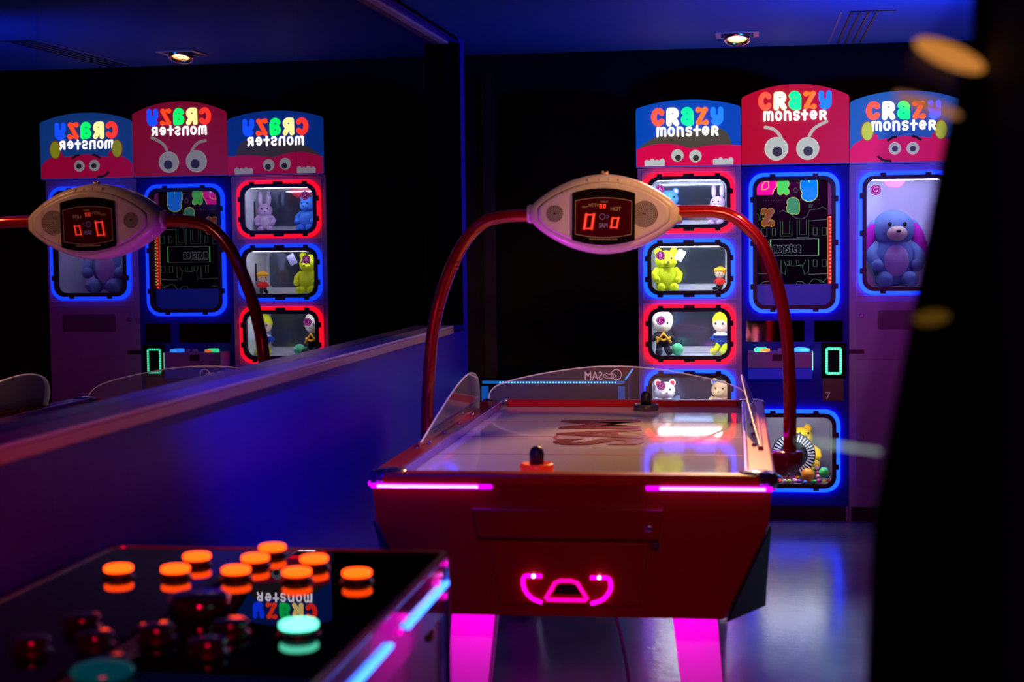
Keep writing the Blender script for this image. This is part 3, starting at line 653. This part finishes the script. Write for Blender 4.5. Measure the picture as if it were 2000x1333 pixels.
# body with chamfered lower front corners
for s in (0,):
    b = MB(); bm = b.bm
    def V(*p): return bm.verts.new(p)
    def endpts(sy):
        y = sy*HL; yy = sy*(HL-.0)
        return dict(TL=V(-HW+.012, y, .762), TR=V(HW-.012, y, .762), L1=V(-HW+.022, y, .655), R1=V(HW-.022, y, .655), LA=V(-.445, y+0, .377), RA=V(.445, y, .377), LB=V(-HW+.04, sy*(HL-.22), .377), RB=V(HW-.04, sy*(HL-.22), .377))
    f_ = endpts(-1); k_ = endpts(1)
    for e in (f_, k_):
        bm.faces.new((e['TL'], e['TR'], e['R1'], e['RA'], e['LA'], e['L1'])); bm.faces.new((e['R1'], e['RB'], e['RA'])); bm.faces.new((e['L1'], e['LA'], e['LB']))
    bm.faces.new((f_['TL'], f_['TR'], k_['TR'], k_['TL'])); bm.faces.new((f_['TR'], f_['R1'], f_['RB'], k_['RB'], k_['R1'], k_['TR'])); bm.faces.new((f_['TL'], f_['L1'], f_['LB'], k_['LB'], k_['L1'], k_['TL']))
    bm.faces.new((f_['LA'], f_['RA'], f_['RB'], k_['RB'], k_['RA'], k_['LA'], k_['LB'], f_['LB']))
    b.build('body', redd, T)
# dark corner plates
for s in (-1, 1):
    b = MB(); v = [b.bm.verts.new(p) for p in ((s*(HW-.018), -HL-.003, .652), (s*(HW-.032), -HL+.218, .372), (s*.452, -HL-.003, .372))]; b.bm.faces.new(v)
    q = bmesh.ops.extrude_face_region(b.bm, geom=b.bm.faces[:]); bmesh.ops.translate(b.bm, vec=(s*.004, -.003, -.002), verts=[g_ for g_ in q['geom'] if isinstance(g_, bmesh.types.BMVert)])
    b.build('corner_plate', mat('corner_black', (.008, .007, .012), .35, spec=.15), T)
# rails
pf_hw, pf_hl = HW-.085, HL-.06
ZS = .748
MB().box(-pf_hw-.02, pf_hw+.02, -pf_hl-.02, pf_hl+.02, .7505-.0, ZS+.004).build('playfield_base', redd, T) if False else None
def playfield_mat():
    m = mat('playfield_white', (.80, .76, .72), .055, coat=.0, noise=.05, nscale=5); nt = m.node_tree
    b = nt.nodes['Principled BSDF']; tc = nt.nodes['Texture Coordinate']
    vo = nt.nodes.new('ShaderNodeTexVoronoi'); vo.inputs['Scale'].default_value = 38; vo.inputs['Randomness'].default_value = 0
    nt.links.new(tc.outputs['Object'], vo.inputs['Vector'])
    lt = nt.nodes.new('ShaderNodeMath'); lt.operation = 'LESS_THAN'; lt.inputs[1].default_value = .07
    nt.links.new(vo.outputs['Distance'], lt.inputs[0])
    mx = nt.nodes.new('ShaderNodeMix'); mx.data_type = 'RGBA'; src = b.inputs['Base Color'].links[0].from_socket
    nt.links.new(lt.outputs[0], mx.inputs[0]); nt.links.new(src, mx.inputs[6]); mx.inputs[7].default_value = (.2, .18, .2, 1)
    nt.links.new(mx.outputs[2], b.inputs['Base Color']); return m
pf = MB().box(-pf_hw, pf_hw, -pf_hl, pf_hl, .763, .769).build('playfield', playfield_mat(), T)
lm_ = mat('line_rose', (.45, .10, .16), .3)
MB().box(-pf_hw, pf_hw, -.008, .008, .7691, .7697).build('centre_line', lm_, pf)
MB().ringprism([(.17*math.cos(2*PI*k/48), .17*math.sin(2*PI*k/48)) for k in range(48)], [(.16*math.cos(2*PI*k/48), .16*math.sin(2*PI*k/48)) for k in range(48)], 'z', .7691, .7699).build('centre_circle', lm_, pf)
for s in (-1, 1): MB().box(-pf_hw, pf_hw, s*.48-.004, s*.48+.004, .7691, .7697).build('field_line', lm_, pf)
text('field_logo', 'SAM', mat('logo_maroon', (.20, .0, .03), .3), pf, (.0, .16, .7705), .42, (0, 0, R(94)), .0008, 1.0, .012)
# rails: boxes with rounded tops
def rail(x0, x1, y0, y1, m, nm, z0=.762, z1=ZT):
    return MB().box(x0, x1, y0, y1, z0, z1, .008).build(nm, m, T)
rl = rail(-HW, -pf_hw-.001, -HL+.05, HL-.05, redg, 'side_rail'); rr_ = rail(pf_hw+.001, HW, -HL+.05, HL-.05, redg, 'side_rail')
rail(-HW+.045, HW-.045, -HL-.012, -HL+.058, redg, 'end_rail'); rail(-HW+.045, HW-.045, HL-.058, HL+.005, redg, 'end_rail')
chrome = mat('chrome_edge', (.75, .72, .8), .18, metal=1)
for s in (-1, 1):
    MB().box(min(s*(pf_hw-.006), s*(pf_hw+.006)), max(s*(pf_hw-.006), s*(pf_hw+.006)), -HL+.058, HL-.058, .7695, ZT+.002, .003).build('inner_rail', mat('rail_aluminium', (.30, .10, .60), .3, metal=.8), T)
    MB().box(s*.30-.0, s*.30+.0001, 0, 0, 0, 0) if False else None
for sx in (-1, 1):
    for sy in (-1, 1):
        MB().lathe([(.058, .756), (.060, .787), (.050, .800), (.020, .805)], (sx*(HW-.052), sy*(HL-.052), 0), 32).build('corner_cap', mat('corner_cap_chrome', (.35, .30, .36), .18, metal=.9), T)
        for a in (210, 270, 330):
            MB().lathe([(.005, .0), (.004, .003)], (sx*(HW-.052)+.046*math.cos(R(a)), sy*(HL-.052)+.046*math.sin(R(a)), .798), 10).build('screw', chrome, T)
# led strips under the rim on the front, back and along the right side
mg = glow('led_magenta', (.85, .14, 1), 6); mgd = glow('led_magenta_dim', (.5, .0, .9), 2.5)
for sy in (-1, 1):
    for sx in (-1, 1):
        xa, xb = sorted((sx*.225, sx*(HW-.01)))
        st_ = MB().box(xa, xb, min(sy*(HL+.0), sy*(HL+.014)), max(sy*(HL), sy*(HL+.014)), .752, .766, .003).build('led_strip', mgd, T)
        g = MB(); xa2, xb2 = sorted((sx*.265, sx*(HW-.03)))
        g.box(xa2, xb2, min(sy*(HL+.0145), sy*(HL+.018)), max(sy*(HL+.0145), sy*(HL+.018)), .7545, .7635, .002).build('led_bar', mg, st_)
MB().box(HW-.014, HW+.001, -HL+.03, HL-.03, .752, .766, .003).build('led_strip', mgd, T)
MB().box(-HW-.008, -HW+.004, -HL+.03, HL-.03, .752, .766, .003).build('led_strip', mgd, T)
# front box, goal return panel
MB().prism([(-.280, -.0), (.275, 0), (.262, -.085), (-.262, -.085)], 'y', -HL-.045, -HL-.001, .004).build('coin_box', redd, T, loc=(0, 0, .70))
MB().lathe([(.011, 0), (.011, .005), (.006, .007)], (0, 0, 0), 20, Matrix.Translation((.235, -HL-.046, .648)) @ Matrix.Rotation(R(90), 4, 'X')).build('lock', chrome, T)
gp = MB().prism([(-.235, .600), (.235, .600), (.205, .415), (-.205, .415)], 'y', -HL-.018, -HL-.001, .004).build('goal_return_panel', redd, T)
MB().box(.240, .262, -HL-.03, -HL-.001, .585, .605, .003).build('latch', mat('latch_purple', (.08, .02, .08), .4), T)
YG = -HL-.0225
gm = glow('led_goal_magenta', (1, .0, .65), 2.6); gc = Vector((-.008, 0, .468))
def goalpt(x, z): # crop coords (2000 px = 360 px photo) -> local metres
    px = 940+x*.18; py = 1060+z*.18
    return ((px-1100)*.001463-.0165, YG, .5775-(py-1060)*.001475)
for P in ([(650, 295), (560, 295), (460, 300), (440, 380), (470, 470), (540, 545), (650, 590)], [(1190, 302), (1290, 302), (1390, 308), (1415, 390), (1390, 470), (1320, 545), (1195, 592)]):
    b = MB(); q = spline([goalpt(*p) for p in P], 5); b.tube(q, .0058, 8); b.build('goal_light', gm, gp)
b = MB(); b.tube([goalpt(*p) for p in ((690, 545), (800, 365), (860, 342), (980, 342), (1045, 365), (1155, 545), (1130, 555), (710, 555))], .0055, 8, True); b.build('return_light', glow('led_goal_rose', (1, .0, .35), 1.8), gp)
for p in ((560, 292), (1290, 297)): MB().ball((goalpt(*p)[0], YG-.006, goalpt(*p)[2]), .0055, seg=12, rings=8).build('led_dot', glow('led_white_pink', (1, .6, 1), 9), gp)
MB().prism([goalpt(*p)[::2] for p in ((770, 490), (830, 385), (1020, 385), (1085, 490))], 'y', YG+.001, YG+.004).build('puck_slot', mat('slot_dark', (.002, .002, .004), .5), gp)
# legs
legm = mat('leg_white', (.8, .75, .8), .45)
for sx in (-1, 1):
    for sy in (-1, 1):
        y = sy*.66; x = sx*.345
        b = MB(); vt = [b.bm.verts.new(p) for p in [(x-.072, y-.06, .376), (x+.072, y-.06, .376), (x+.072, y+.06, .376), (x-.072, y+.06, .376)]]
        vb = [b.bm.verts.new(p) for p in [(x-.064+sx*.035, y-.055, FZ+.03), (x+.064+sx*.035, y-.055, FZ+.03), (x+.064+sx*.035, y+.055, FZ+.03), (x-.064+sx*.035, y+.055, FZ+.03)]]
        b.bm.faces.new(vt); b.bm.faces.new(vb[::-1])
        for i in range(4): b.bm.faces.new((vt[i], vt[(i+1) % 4], vb[(i+1) % 4], vb[i]))
        lg = b.build('leg', legm, T)
        MB().lathe([(.035, FZ), (.035, FZ+.018), (.02, FZ+.030)], (x+sx*.035, y, 0), 20).build('foot', black_r, lg)
# leg lights: led bars under the body shining on the legs
for sx in (-1, 1):
    for sy in (-1,):
        MB().box(sx*.345-.09, sx*.345+.09, sy*.66-.30, sy*.66-.285, .366, .3765).build('leg_light', glow('led_leg_magenta', (1, .0, .80), 110), T)
for sx in (-1, 1):
    MB().box(sx*.345-.06, sx*.345+.06, .66-.25, .66-.24, .368, .3765).build('leg_light', glow('led_leg_dim', (.7, .0, 1), 6), T)
# shields
acr = acrylic('shield_acrylic', (.96, .94, .97), 1.6, .03, .10)
edge = mat('shield_edge', (.8, .65, .75), .25, emit=(.5, .32, .40), es=.35)
def shield(P, axis, pos, th=.005):
    """P: 2D outline (open path bottom-left .. bottom-right)"""
    q = spline([(p[0], 0, p[1]) for p in P], 5); pts = [(v.x, v.z) for v in q]
    o = MB().prism(pts, axis, pos-th/2, pos+th/2).build('shield', acr, T)
    b = MB(); b.tube([((p[0], pos, p[1]) if axis == 'y' else (pos, p[0], p[1])) for p in pts], .0028, 6); b.build('shield_edge', edge, o); return o
shield([(-.575, ZT), (-.575, .80), (-.565, .835), (-.52, .866), (-.40, .898), (-.25, .924), (-.09, .940), (.08, .936), (.24, .914), (.40, .880), (.49, .850), (.53, .818), (.54, ZT)], 'y', HL-.03)
text('shield_logo', 'SAM', mat('logo_pink', (.5, .3, .4), .4, emit=(.45, .25, .35), es=.6), T, (-.12, HL-.036, .898), .052, (PI/2, 0, 0), .0008, .8, 0, 'CENTER', True)
b = MB(); b.tube([(-.022+.022*math.cos(a*PI/12), HL-.036, .905+.022*math.sin(a*PI/12)) for a in range(24)], .0018, 6, True); b.tube([(-.052+.026*math.cos(a*PI/12), HL-.036, .900+.011*math.sin(a*PI/12)) for a in range(24)], .0012, 6, True); b.tube([(-.05+.015*math.cos(a*PI/12), HL-.036, .900+.006*math.sin(a*PI/12)) for a in range(24)], .0012, 6, True)
b.build('shield_logo_ring', _m['logo_pink'], T)
for s in (-1, 1):
    so_ = shield([(-.55, ZT), (-.46, .815), (-.10, .895), (.20, .948), (.44, .965), (.62, .935), (.71, .870), (.735, ZT)], 'x', s*(HW-.035))
    tm = Matrix.Translation((s*(HW-.035), 0, ZT)) @ Matrix.Rotation(R(-20 if s > 0 else 5), 4, 'Y') @ Matrix.Translation((-s*(HW-.035), 0, -ZT))
    so_.data.transform(tm); so_.children[0].data.transform(tm)
    MB().box(s*(HW-.035)-.008, s*(HW-.035)+.008, -.55, .57, ZT-.002, ZT+.012, .003).build('shield_bracket', redg, T)
    b = MB()
    for y in (-.45, -.15, .15, .45): b.ball((s*(HW-.055), y, ZT+.003), .008, seg=10, rings=6)
    b.build('shield_bolts', chrome, T)
# mallets
def mallet(lbl, x, y, base, knob, s=1.):
    t = thing('mallet', lbl, 'mallet', (x, y, .7695))
    MB().lathe([(.001, 0), (.050*s, 0), (.052*s, .006), (.052*s, .022), (.047*s, .027), (.036*s, .018), (.001, .016)], n=36).build('base', base, t)
    MB().lathe([(.001, .016), (.022*s, .018), (.022*s, .045), (.0225*s, .058), (.018*s, .072), (.008*s, .079), (.001, .080)], n=28).build('knob', knob, t)
mallet('dark mallet with a grey base at the far end of the playfield', -.425, 6.64, mat('mallet_grey', (.07, .05, .09), .35), mat('mallet_black', (.015, .012, .02), .4))
mallet('mallet with a round black knob and glowing red base at the near end', -.645, 4.83, mat('mallet_red', (.85, .03, .01), .35, emit=(.8, .02, .0), es=.35), mat('mallet_black', (.015, .012, .02), .4))
# ---- score arch
A = thing('score_arch', 'red tubular arch over the table carrying an oval white scoreboard', 'scoreboard', (0, 0, 0))
redt = mat('arch_red_tube', (.5, .012, .008), .16, metal=.35, coat=.8)
ac = [(-1.166, .70), (-1.164, .80), (-1.176, .94), (-1.158, 1.142), (-1.115, 1.313), (-1.05, 1.455), (-.975, 1.540), (-.89, 1.566), (-.79, 1.572), (-.70, 1.573)]
ac = [(-1.190, .69), (-1.190, .80), (-1.183, .94), (-1.163, 1.142), (-1.118, 1.313), (-1.05, 1.460), (-.975, 1.543), (-.89, 1.568), (-.79, 1.572), (-.70, 1.573)]
MB().tube(spline([(x, 5.83, z) for x, z in ac], 5), .0235, 18).build('arch_tube', redt, A)
ac = [(-.30, 1.577), (-.20, 1.577), (-.12, 1.575), (-.068, 1.562), (-.018, 1.530), (.05, 1.451), (.100, 1.313), (.131, 1.156), (.144, .952), (.145, .80), (.145, .70)]
MB().tube(spline([(x, 5.83, z) for x, z in ac], 5), .0235, 18).build('arch_tube', redt, A)
for x, d in ((-1.190, 1), (.145, -1)):
    pr = [(.001, -.088), (.020, -.084), (.042, -.064), (.056, -.035), (.060, 0), (.058, .006), (.030, .010), (.001, .010)]
    MB().lathe(pr, (x-.012*(-d) if d < 0 else x+.004, 5.83, .70), 36).build('arch_foot', mat('arch_foot_red', (.30, .003, .02), .25, coat=.6), A)
    MB().box(min(x+d*.02, x+d*.085), max(x+d*.02, x+d*.085), 5.79, 5.87, .635, .705, .005).build('foot_bracket', _m['arch_foot_red'], A)
# scoreboard, double sided
SB = bpy.data.objects.new('scoreboard', None); COL.objects.link(SB); SB.parent = A; SB.location = (-.520, 5.83, 1.572); SB.rotation_euler = (0, R(.6), R(4))
bpy.data.objects.remove(SB)
def lens(hw, hh, n=28, p=1.55, cut=.0):
    pts = []
    for k in range(n+1):
        u = -1+2*k/n; pts.append((u*hw, hh*(1-abs(u)**p)**.86+cut*(1)))
    return pts+[(-x, -z) for x, z in pts[::1]]
def clean(pts):
    out = []
    for p in pts:
        if not out or (abs(p[0]-out[-1][0])+abs(p[1]-out[-1][1])) > 1e-4: out.append(p)
    if abs(out[0][0]-out[-1][0])+abs(out[0][1]-out[-1][1]) < 1e-4: out.pop()
    return out
SX, SY, SZ = -.520, 5.83, 1.572
rot = Matrix.Translation((SX, SY, SZ)) @ Matrix.Rotation(R(1.0), 4, 'Y') @ Matrix.Rotation(R(3), 4, 'Z')
def sbobj(b, nm, m, side=0, parent=None):
    mt = rot @ (Matrix.Rotation(PI, 4, 'Z') if side else Matrix.Identity(4))
    bmesh.ops.transform(b.bm, matrix=mt, verts=b.bm.verts[:]); return b.build(nm, m, parent or A)
shellm = mat('scoreboard_cream', (.72, .62, .60), .32, coat=.3)
def layered(prof):
    """lens outline lofted along y: list of (scale/inset, y)"""
    b = MB(); rings = []
    for hw, hh, y in prof:
        pts = clean(lens(hw, hh, 28, 1.9, .022)); rings.append([b.bm.verts.new((x, y, z)) for x, z in pts])
    n = len(rings[0])
    for A_, B_ in zip(rings, rings[1:]):
        for i in range(n):
            f = b.bm.faces.new((A_[i], A_[(i+1) % n], B_[(i+1) % n], B_[i])); f.smooth = True
    b.bm.faces.new(rings[0]); b.bm.faces.new(rings[-1][::-1]); return b
shell_o = sbobj(layered([(.245, .100, -.068), (.262, .112, -.060), (.270, .119, -.045), (.2715, .1225, -.02), (.2725, .1235, 0), (.2715, .1225, .02), (.270, .119, .045), (.262, .112, .060), (.245, .100, .068)]), 'scoreboard_shell', shellm)
for side in (0, 1):
    face = layered([(.238, .094, -.0700), (.230, .088, -.0770), (.222, .083, -.0775)]); fo = sbobj(face, 'face_plate', mat('scoreboard_face', (.66, .58, .58), .35), side)
    # display: barrel-shaped black window
    def barrel(hw, zt_, zb, bulge, n=12):
        p = [(-hw+2*hw*k/n, zt_+bulge*(1-(2*k/n-1)**2)) for k in range(n+1)]; return p+[(hw-2*hw*k/n, zb-bulge*(1-(2*k/n-1)**2)) for k in range(n+1)]
    b = MB().prism(barrel(.113, .0745, -.0945, .018), 'y', -.0835, -.0765); D_ = sbobj(b, 'display', mat('display_red_black', (.004, .001, .001), .4, spec=.03), side)
    b = MB().ringprism(barrel(.102, .047, -.074, .012), barrel(.100, .045, -.072, .012), 'y', -.0845, -.0836); sbobj(b, 'display_border', mat('display_gold', (.25, .12, .08), .4, emit=(.25, .11, .07), es=.3), side, D_)
    b = MB().prism(barrel(.0995, .0445, -.0715, .012), 'y', -.0841, -.0836); sbobj(b, 'display_tint', mat('display_glow', (.01, .0, .001), .5, spec=.02, emit=(.045, .0, .001), es=.6), side, D_)
    dg = glow('score_red', (1, .035, .012), 2.8); dgh = glow('score_halo', (.45, .0, .0), .8)
    def seg(cxx, czz, hw, hh, sk, r, m, y, nm, fl_=.4):
        P = [(cxx-hw-sk, czz-hh), (cxx+hw-sk, czz-hh), (cxx+hw+sk, czz+hh), (cxx-hw+sk, czz+hh)]
        b = MB(); b.tube([(p[0], y, p[1]) for p in P], r, 8, True, flat=(1, fl_, 1)); 
        for p in P: b.ball((p[0], y, p[1]), r, (1, fl_, 1), 8, 6)
        return sbobj(b, nm, m, side, D_)
    for (a1, a2, a3, a4, a5, a6) in ((-.0515, -.028, .0135, .0245, .0035, .0031), (.0405, -.032, .0105, .0165, .0028, .0024), (-.010, .027, .0030, .0065, .0006, .0011), (.0035, .027, .0030, .0065, .0006, .0011)):
        seg(a1, a2, a3, a4, a5, a6, dg, -.0865, 'digit'); seg(a1, a2, a3, a4, a5, a6*2.6, dgh, -.0848, 'digit_glow', .1) if a6 > .002 else None
    mt = rot @ (Matrix.Rotation(PI, 4, 'Z') if side else Matrix.Identity(4))
    dm = mat('display_print', (.3, .18, .1), .5, emit=(.32, .16, .07), es=.35); dv = mat('display_print_violet', (.2, .14, .3), .5, emit=(.16, .10, .26), es=.5)
    def stext(s, x, z, size, m, sxx=1.):
        o = text('display_text', s, m, D_, (0, 0, 0), size, depth=.0004, sx=1.)
        o.data.transform(mt @ Matrix.Translation((x, -.0850, z)) @ Matrix.Rotation(PI/2, 4, 'X') @ Matrix.Diagonal((sxx, 1, 1, 1))); o.rotation_euler = (0, 0, 0)
    stext('HTTV', -.035, .030, .018, dm, .8); stext('OUT', -.066, .024, .011, dm); stext('CREDIT', .003, .0425, .008, dm); stext('HOT', .044, .017, .020, dm, .9); stext('SAM', .000, -.042, .024, dv, .7)
    stext('www.kikomusic.com', 0, -.0905, .011, dm, 1.1)
    b = MB(); b.tube([(-.004+.010*math.cos(a*PI/10), -.0850, -.010+.010*math.sin(a*PI/10)) for a in range(20)], .0009, 6, True); b.tube([(.010, -.0850, -.004), (.022, -.085, -.010), (.010, -.085, -.016)], .0009, 6); sbobj(b, 'display_emblem', dv, side, D_)
    # speaker grilles: discs of holes
    for x, r in ((-.176, .030), (.147, .047)):
        gb = MB(); nr = 6 if r < .04 else 9
        for i in range(nr):
            rr3 = r*(i+.5)/nr; k = max(6, int(2*PI*rr3/.0066))
            for j in range(k):
                a = 2*PI*j/k+i*.3; px_, pz_ = x+rr3*math.cos(a), .0+rr3*math.sin(a)
                gb.prism([(px_+.0019*math.cos(t*PI/3), pz_+.0019*math.sin(t*PI/3)) for t in range(6)], 'y', -.0786, -.0776)
        g0 = MB().prism([(x+(r*1.02)*math.cos(t*PI/18), (r*1.02)*math.sin(t*PI/18)) for t in range(36)], 'y', -.0781, -.0774); gr_ = sbobj(g0, 'speaker_grille', mat('grille_tan', (.36, .30, .30), .5), side)
        sbobj(gb, 'grille_holes', mat('grille_hole', (.01, .008, .01), .7), side, gr_)
for k in range(4):
    a = [(-.055, 0), (-.015, 0), (.02, 0), (.055, 0)][k]
    b = MB().box(a[0]-.0035, a[0]+.0035, -.069, -.062, .112, .128, .001); sbobj(b, 'rib', shellm)
b = MB().ball((0, 0, .147), .010, (1.4, 1, .7)).ball((-.008, 0, .152), .006).ball((.009, 0, .151), .006); sbobj(b, 'top_screw', mat('top_screw_brass', (.8, .55, .4), .3, metal=.7))
for s in (-1, 1):
    b = MB().lathe([(.030, -.016), (.034, -.006), (.034, .006), (.030, .016)], (s*.268, 0, 0), 24, None)
    b = MB().lathe([(.030, -.014), (.034, -.006), (.034, .006), (.028, .016)], (0, 0, 0), 24, Matrix.Translation((s*.268, 0, 0)) @ Matrix.Rotation(R(90), 4, 'Y')); sbobj(b, 'arm_collar', shellm)

# power cable hanging under the table
cab = MB().tube(spline([(-.44, 5.05, .377), (-.437, 5.05, .34), (-.425, 5.06, .27), (-.405, 5.05, .19), (-.385, 5.03, .08), (-.380, 5.0, FZ+.012), (-.36, 4.9, FZ+.006), (-.30, 4.7, FZ+.006)], 6), .0048, 8).build('power_cable', mat('cable_black', (.01, .01, .012), .5)); tag(cab, 'thin black power cable hanging from under the air hockey table to the floor', 'cable')

# ================================================================== NEAR CONSOLE (blurred, lower left)
K = thing('button_console', 'glossy black game console with lit orange buttons at the lower left', 'arcade machine', (0, 3.3, .80)); K.rotation_euler = (R(-.25), 0, 0)
KX0, KX1, KY0, KY1 = -1.415, -.652, -1.8, .10
LO = FZ-.80+.008
def rot_rrect(x0, x1, y0, y1, r, n=6): return rrect((x0+x1)/2, (y0+y1)/2, (x1-x0)/2, (y1-y0)/2, r, n)
MB().prism(rot_rrect(KX0+.012, KX1-.012, KY0, KY1-.012, .03), 'z', LO, -.13).build('body', mat('console_body', (.012, .006, .012), .2, coat=.5), K)
MB().prism(rot_rrect(KX0+.004, KX1-.004, KY0, KY1-.004, .025), 'z', -.1295, -.013).build('side_band', mat('console_band', (.10, .008, .12), .12, coat=.8), K)
MB().prism(rot_rrect(KX0, KX1, KY0, KY1, .03), 'z', -.0125, 0, .002).build('top_glass', mat('console_top', (.003, .002, .005), .012, spec=.16), K)
MB().ringprism(rot_rrect(KX0-.002, KX1+.002, KY0, KY1+.002, .032), rot_rrect(KX0+.008, KX1-.008, KY0, KY1-.008, .024), 'z', -.008, .003).build('top_trim', mat('console_trim', (.30, .24, .30), .3, metal=.7), K)
cyn = glow('console_led_cyan', (.03, .16, 1), 5)
for ya, yb in ((.085, -.33), (-.47, -1.2)): MB().box(KX1-.003, KX1+.005, yb, ya, -.070, -.061).build('led_strip', cyn, K)
for y, z in ((.075, -.022), (.06, -.09), (-.02, -.045), (-.36, -.04), (-.39, -.06)): MB().ball((KX1+.001, y, z), .008, (.3, 1.8, .8), 12, 8).build('marker_light', glow('console_magenta', (1, .0, .6), 1.6), K)
MB().box(KX1-.006, KX1+.003, KY1-.010, KY1-.001, LO, -.010, .002).build('corner_strip', mat('corner_alu', (.45, .4, .6), .25, metal=.9), K)
MB().lathe([(.016, 0), (.016, .008), (.009, .012)], (0, 0, 0), 20, Matrix.Translation((KX1-.012, -.06, -.145)) @ Matrix.Rotation(R(90), 4, 'Y')).build('lock', mat('console_lock', (.8, .55, .3), .3, metal=1), K)
OB = [(-1.271, -0.231), (-1.152, -0.226), (-1.025, -0.225), (-0.896, -0.234), (-0.773, -0.233), (-1.154, -0.093), (-1.025, -0.098), (-0.898, -0.098), (-1.024, 0.021)]
GB = [(-0.766, -0.674)]
DB = [(-1.003, -0.723), (-0.887, -0.676), (-0.883, -0.806), (-0.996, -0.939), (-1.087, -0.785), (-1.162, -0.664), (-1.18, -0.828)]
JB = (-0.994, -0.53); TB = (-0.994, -0.975)
dkb = mat('button_black', (.008, .008, .012), .12, coat=1)
def button(x, y, capm, r=.029, dome=False):
    t = MB().lathe([(r+.004, 0), (r+.004, .003), (r-.003, .006), (r-.003, .013), (.001, .013)], (x, y, 0), 28).build('push_button', mat('button_collar', (.006, .006, .008), .3), K)
    MB().lathe([(r-.002, .0132), (r, .015), (r, .022), (r-.004, .0245), (.001, .0255)], (x, y, 0), 28).build('button_cap', capm, t)
for x, y in OB: button(x, y, glow('button_orange', (1, .05, .002), 5))
for x, y in GB: button(x, y, glow('button_mint', (.12, .9, .6), 3.2), r=.033)
for x, y in DB: button(x, y, dkb, r=.031)
MB().lathe([(.055, 0), (.055, .030), (.048, .036), (.001, .037)], (JB[0], JB[1], .0005), 28).build('joystick_base', dkb, K)
MB().ball((TB[0], TB[1], .012), .05, (1, 1, .3)).build('trackball', mat('trackball_teal', (.0, .12, .14), .2, emit=(0, .10, .12), es=.3), K)

# ================================================================== NEAR DARK CABINET (right foreground, out of focus)
N = thing('dark_cabinet', 'tall black cabinet with a clear edge panel filling the right foreground', 'arcade machine', (0, 0, 0))
NY = 1.6; s11 = NY/1.6
def fgp(x16, z16): return (x16*s11, 1.47+(z16-1.47)*s11)
prof = [fgp(.213, 1.74), fgp(.211, 1.66), fgp(.190, 1.581), fgp(.172, 1.49), fgp(.157, 1.403), fgp(.138, 1.30), fgp(.120, 1.201), fgp(.113, 1.03), (.10, .9), (.10, .6), (.10, FZ), (.75, FZ), (.75, 2.0), (.213, 2.0)]
MB().prism(prof, 'y', NY-.03, NY, .004).build('side_panel', mat('cabinet_black', (.003, .0025, .004), .7, spec=.1), N)
MB().box(.22, .75, NY-.55, NY-.03, FZ, 2.0).build('body', _m['cabinet_black'], N)
film = acrylic('cabinet_clear_panel', (.90, .86, .93), .9, .25, .02)
fp = [fgp(.213, 1.72), fgp(.190, 1.581), fgp(.157, 1.403), fgp(.120, 1.201), fgp(.115, 1.06), fgp(.10, 1.12), fgp(.105, 1.28), fgp(.13, 1.40), fgp(.125, 1.55), fgp(.15, 1.64), fgp(.19, 1.69)]
MB().prism(fp, 'y', NY+.001, NY+.004).build('edge_panel', film, N)
amb = glow('reflection_amber', (.75, .27, .05), .75)  # glowing ovals put in as blurred downlight reflections in the clear panel
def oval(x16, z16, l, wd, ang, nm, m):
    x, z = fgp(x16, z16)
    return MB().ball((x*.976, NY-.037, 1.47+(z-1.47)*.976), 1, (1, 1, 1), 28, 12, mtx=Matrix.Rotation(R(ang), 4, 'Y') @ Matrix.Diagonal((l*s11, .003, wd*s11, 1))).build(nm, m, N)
oval(.192, 1.646, .0350, .0105, 24, 'painted_reflection', amb)
oval(.1715, 1.5985, .0330, .0062, 20, 'painted_reflection', glow('reflection_amber_dim', (.5, .2, .07), .6))
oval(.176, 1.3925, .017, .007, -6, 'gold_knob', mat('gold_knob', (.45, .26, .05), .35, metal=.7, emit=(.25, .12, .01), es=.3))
x, z = fgp(.088, 1.2655); MB().box(-.040, .040, NY+.005, NY+.008, -.0017, .0017, .0005).build('painted_streak', glow('streak_white', (.45, .6, .5), .8), N, loc=(x, 0, z), rot=(0, R(8), 0))  # glowing bar added to draw a blurred white streak, not a fitting
